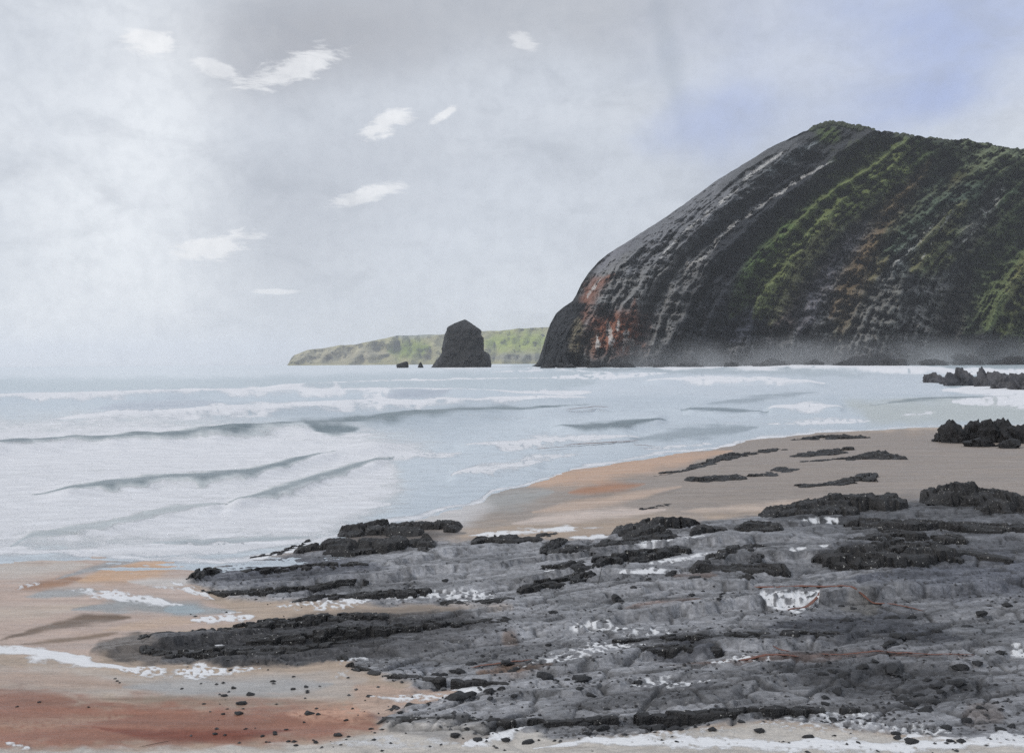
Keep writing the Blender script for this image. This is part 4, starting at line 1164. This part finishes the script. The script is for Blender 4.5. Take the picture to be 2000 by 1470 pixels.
for i, (x, y, w_, sm) in enumerate(PB):
    X_, Y_, z_ = surf(x, y)
    r_ = w_ / 2 * Y_ / F * 1.0
    o = bpy.data.objects.new('pebble', pm[i % 8]); COL.objects.link(o)
    o.location = (X_, Y_, z_ + r_ * .12)
    o.scale = (r_ * rg.uniform(1.0, 1.35), r_ * rg.uniform(1.0, 1.5), r_ * rg.uniform(.9, 1.2))
    o.rotation_euler = (rg.uniform(-.2, .2), rg.uniform(-.2, .2), rg.uniform(-.5, .5))
    o['label'], o['group'] = PLAB[i]; o['category'] = 'pebble'

# shingle too small to count
rs = np.random.RandomState(5)
V0 = np.array([(1, 0, 0), (-1, 0, 0), (0, 1, 0), (0, -1, 0), (0, 0, 1), (0, 0, -.4)], float)
F0 = np.array([(0, 2, 4), (2, 1, 4), (1, 3, 4), (3, 0, 4), (2, 0, 5), (1, 2, 5), (3, 1, 5), (0, 3, 5)])
vs, fs = [], []
cnt = 0
for k in range(5200):
    x, y = rs.uniform(350, 2100), 1100 + 380 * rs.uniform() ** .75
    if float(g.sample('rock', np.array([x]), np.array([y]))[0]) < .5 and rs.uniform() > .12:
        continue
    if fbm(np.array([x / 120]), np.array([y / 25]), 77, 3)[0] < rs.uniform(-.35, .25):
        continue
    X_, Y_, z_ = surf(x, y)
    r_ = rs.uniform(.006, .019)
    V = V0 * (1 + rs.uniform(-.3, .3, (6, 1))) * np.array([r_ * rs.uniform(.9, 1.8), r_, r_ * .7])
    a = rs.uniform(0, 6.3); ca, sa = math.cos(a), math.sin(a)
    V = np.stack([V[:, 0] * ca - V[:, 1] * sa + X_, V[:, 0] * sa + V[:, 1] * ca + Y_, V[:, 2] + z_ + r_ * .2], -1)
    vs.append(V); fs.append(F0 + 6 * cnt); cnt += 1
me = bpy.data.meshes.new('shingle'); me.from_pydata(np.concatenate(vs).tolist(), [], np.concatenate(fs).tolist())
sh = Mat('shingle_stone')
sh.set('Base Color', sh.mix(sh.range(sh.noise(9, 2), .4, .6), (.012, .012, .014, 1), (.07, .07, .075, 1))); sh.set('Roughness', .7)
link('shingle', me, sh.m, kind='stuff', label='fine dark shingle sprinkled over the rock platform')

# ------------------------------------------------------------------ kelp strands and a twig
kp = Mat('kelp_skin')
kp.set('Base Color', kp.mix(kp.noise(20, 4), (.09, .028, .016, 1), (.22, .085, .05, 1))); kp.set('Roughness', .45)
kp.set('Normal', kp.bump(kp.noise(60, 3), .6, .01))


def strand(pts, name, label, cat, mat, z=None, lift=.012, group='brown kelp strands', seed=[0]):
    seed[0] += 3
    P = np.array(pts, float)
    seg = np.hypot(np.diff(P[:, 0]), np.diff(P[:, 1])); cum = np.concatenate([[0], np.cumsum(seg)])
    n = int(max(10, cum[-1] / 4)); u = np.linspace(0, cum[-1], n)
    px_ = np.interp(u, cum, P[:, 0]); py_ = np.interp(u, cum, P[:, 1]) + 1.2 * fbm(u / 18, u * 0, 400 + seed[0], 3)
    W = []
    for a, b in zip(px_, py_):
        if z is None:
            W.append(surf(a, b))
        else:
            q = ground(a, b, z); W.append((float(q[0]), float(q[1]), z))
    W = np.array(W)
    rad = np.interp(u, cum, P[:, 2]) * W[:, 1] / F * (.75 + .5 * np.abs(fbm(u / 9, u * 0 + 2, 500 + seed[0], 3))) * np.minimum(1, np.minimum(u, u[-1] - u) / 12 + .15)
    th = np.linspace(0, 2 * np.pi, 9)
    t = np.gradient(W[:, :2], axis=0); t /= np.linalg.norm(t, axis=1)[:, None] + 1e-9
    ct, st = np.cos(th)[None], np.sin(th)[None]
    W[:, 2] = np.convolve(np.pad(W[:, 2], 4, mode='edge'), np.ones(9) / 9, 'valid')
    rad = rad * .6
    yw = rad[:, None] * (2.6 if group else 1.0) * (1 + .35 * fbm(u / 7, u * 0 + 4, 600 + seed[0], 3))[:, None]
    X = W[:, :1] - t[:, 1:] * ct * yw; Y = W[:, 1:2] + t[:, :1] * ct * yw
    Z = W[:, 2:] + lift + rad[:, None] * (.55 if group else .9) * st
    c0 = W.mean(0)
    me = grid_mesh(name, X - c0[0], Y - c0[1], Z - c0[2], smooth=True)
    o = link(name, me, mat, label=label, category=cat)
    if group:
        o['group'] = group
    o.location = c0
    return o


strand([(1472, 1147, 4), (1560, 1151, 5), (1640, 1164, 4), (1720, 1176, 3), (1805, 1192, 1.5)], 'kelp_strand', 'long rust red kelp strand above the white foam patch', 'kelp', kp.m)
strand([(1535, 1192, 2.5), (1575, 1184, 3), (1600, 1172, 3), (1606, 1162, 2)], 'kelp_strand', 'short curled rust red kelp strand at the right end of the foam patch', 'kelp', kp.m)
strand([(1440, 1292, 3), (1500, 1286, 4), (1560, 1287, 3)], 'kelp_strand', 'rust red kelp strand with foam on it, low in the middle', 'kelp', kp.m)
strand([(1600, 1285, 2), (1750, 1282, 2.5), (1905, 1281, 1.5)], 'kelp_strand', 'long faint brown kelp strand at the right, ending in a point', 'kelp', kp.m)
strand([(1508, 1262, 2), (1545, 1274, 2.5)], 'kelp_strand', 'short brown kelp strand slanting down above the foamy strand', 'kelp', kp.m)
strand([(918, 1307, 2), (970, 1298, 3), (1040, 1290, 2)], 'kelp_strand', 'orange brown kelp strand among the pebbles in the centre', 'kelp', kp.m)
strand([(1100, 869, 1.6), (1170, 865, 2.0), (1250, 860, 1.4)], 'kelp_strand', 'thin brown kelp strand afloat in the shallows, the longer one', 'kelp', kp.m, z=.10)
strand([(1045, 877, 1.3), (1110, 872, 1.3)], 'kelp_strand', 'thin brown kelp strand afloat left of the longer one', 'kelp', kp.m, z=.10)
strand([(1235, 868, 1.0), (1280, 872, 1.2)], 'kelp_strand', 'tiny brown kelp strand afloat right of the longer one', 'kelp', kp.m, z=.10)
strand([(1105, 800, 1.4), (1160, 794, 1.6), (1190, 795, 1.2)], 'kelp_strand', 'faint brown kelp strand afloat on the outer wave', 'kelp', kp.m, z=.35)
tw = Mat('twig_bark'); tw.set('Base Color', (.03, .027, .025, 1)); tw.set('Roughness', .8)
strand([(1166, 1156, 1.1), (1172, 1130, 1.3), (1178, 1106, .9)], 'twig', 'thin dark twig lying upright across the grey rock below a ledge', 'twig', tw.m, group=None, lift=.03)
strand([(270, 1462, 1.0), (320, 1452, 1.2), (335, 1450, .8)], 'twig', 'thin twig half buried in the red sand at the bottom left', 'twig', tw.m, group=None, lift=.01)

# ------------------------------------------------------------------ sea haze
HZ = 1
if HZ:
    bm = bmesh.new()
    bmesh.ops.create_cube(bm, size=1, matrix=Matrix.Translation((0, 4900, 104)) @ Matrix.Diagonal((20000, 10400, 212, 1)))
    me = bpy.data.meshes.new('haze'); bm.to_mesh(me); bm.free()
    hm = bpy.data.materials.new('sea_air'); hm.use_nodes = True
    hn = hm.node_tree.nodes; hn.clear()
    pv = hn.new('ShaderNodeVolumePrincipled'); pv.inputs['Color'].default_value = (.92, .95, 1.0, 1)
    pv.inputs['Density'].default_value = .00010; pv.inputs['Anisotropy'].default_value = 0.0
    ho = hn.new('ShaderNodeOutputMaterial'); hm.node_tree.links.new(pv.outputs[0], ho.inputs['Volume'])
    link('haze', me, hm, kind='stuff')
    SC.cycles.volume_bounces = 1

    # spray hanging at the foot of the headland
    bm = bmesh.new()
    bmesh.ops.create_cube(bm, size=1, matrix=Matrix.Translation((300, 590, 11)) @ Matrix.Diagonal((560, 110, 22, 1)))
    me = bpy.data.meshes.new('mist'); bm.to_mesh(me); bm.free()
    hm = bpy.data.materials.new('surf_mist'); hm.use_nodes = True
    ht = hm.node_tree; hn = ht.nodes; hn.clear()
    gp = hn.new('ShaderNodeNewGeometry'); sx_ = hn.new('ShaderNodeSeparateXYZ'); ht.links.new(gp.outputs['Position'], sx_.inputs[0])
    nz_ = hn.new('ShaderNodeTexNoise'); nz_.inputs['Scale'].default_value = .03; nz_.inputs['Detail'].default_value = 3
    ht.links.new(gp.outputs['Position'], nz_.inputs[0])
    a1 = hn.new('ShaderNodeMapRange'); a1.interpolation_type = 'SMOOTHSTEP'; ht.links.new(sx_.outputs[2], a1.inputs[0])
    a1.inputs[1].default_value = 20; a1.inputs[2].default_value = 0
    a2 = hn.new('ShaderNodeMapRange'); ht.links.new(nz_.outputs[0], a2.inputs[0]); a2.inputs[1].default_value = .32; a2.inputs[2].default_value = .72
    a3 = hn.new('ShaderNodeMapRange'); a3.interpolation_type = 'SMOOTHSTEP'; ht.links.new(sx_.outputs[0], a3.inputs[0]); a3.inputs[1].default_value = 40; a3.inputs[2].default_value = 110
    m1 = hn.new('ShaderNodeMath'); m1.operation = 'MULTIPLY'; ht.links.new(a1.outputs[0], m1.inputs[0]); ht.links.new(a2.outputs[0], m1.inputs[1])
    m3 = hn.new('ShaderNodeMath'); m3.operation = 'MULTIPLY'; ht.links.new(m1.outputs[0], m3.inputs[0]); ht.links.new(a3.outputs[0], m3.inputs[1])
    m2 = hn.new('ShaderNodeMath'); m2.operation = 'MULTIPLY'; ht.links.new(m3.outputs[0], m2.inputs[0]); m2.inputs[1].default_value = .012
    pv = hn.new('ShaderNodeVolumePrincipled'); pv.inputs['Color'].default_value = (.9, .93, .96, 1); ht.links.new(m2.outputs[0], pv.inputs['Density'])
    ho = hn.new('ShaderNodeOutputMaterial'); ht.links.new(pv.outputs[0], ho.inputs['Volume'])
    link('mist', me, hm, kind='stuff')
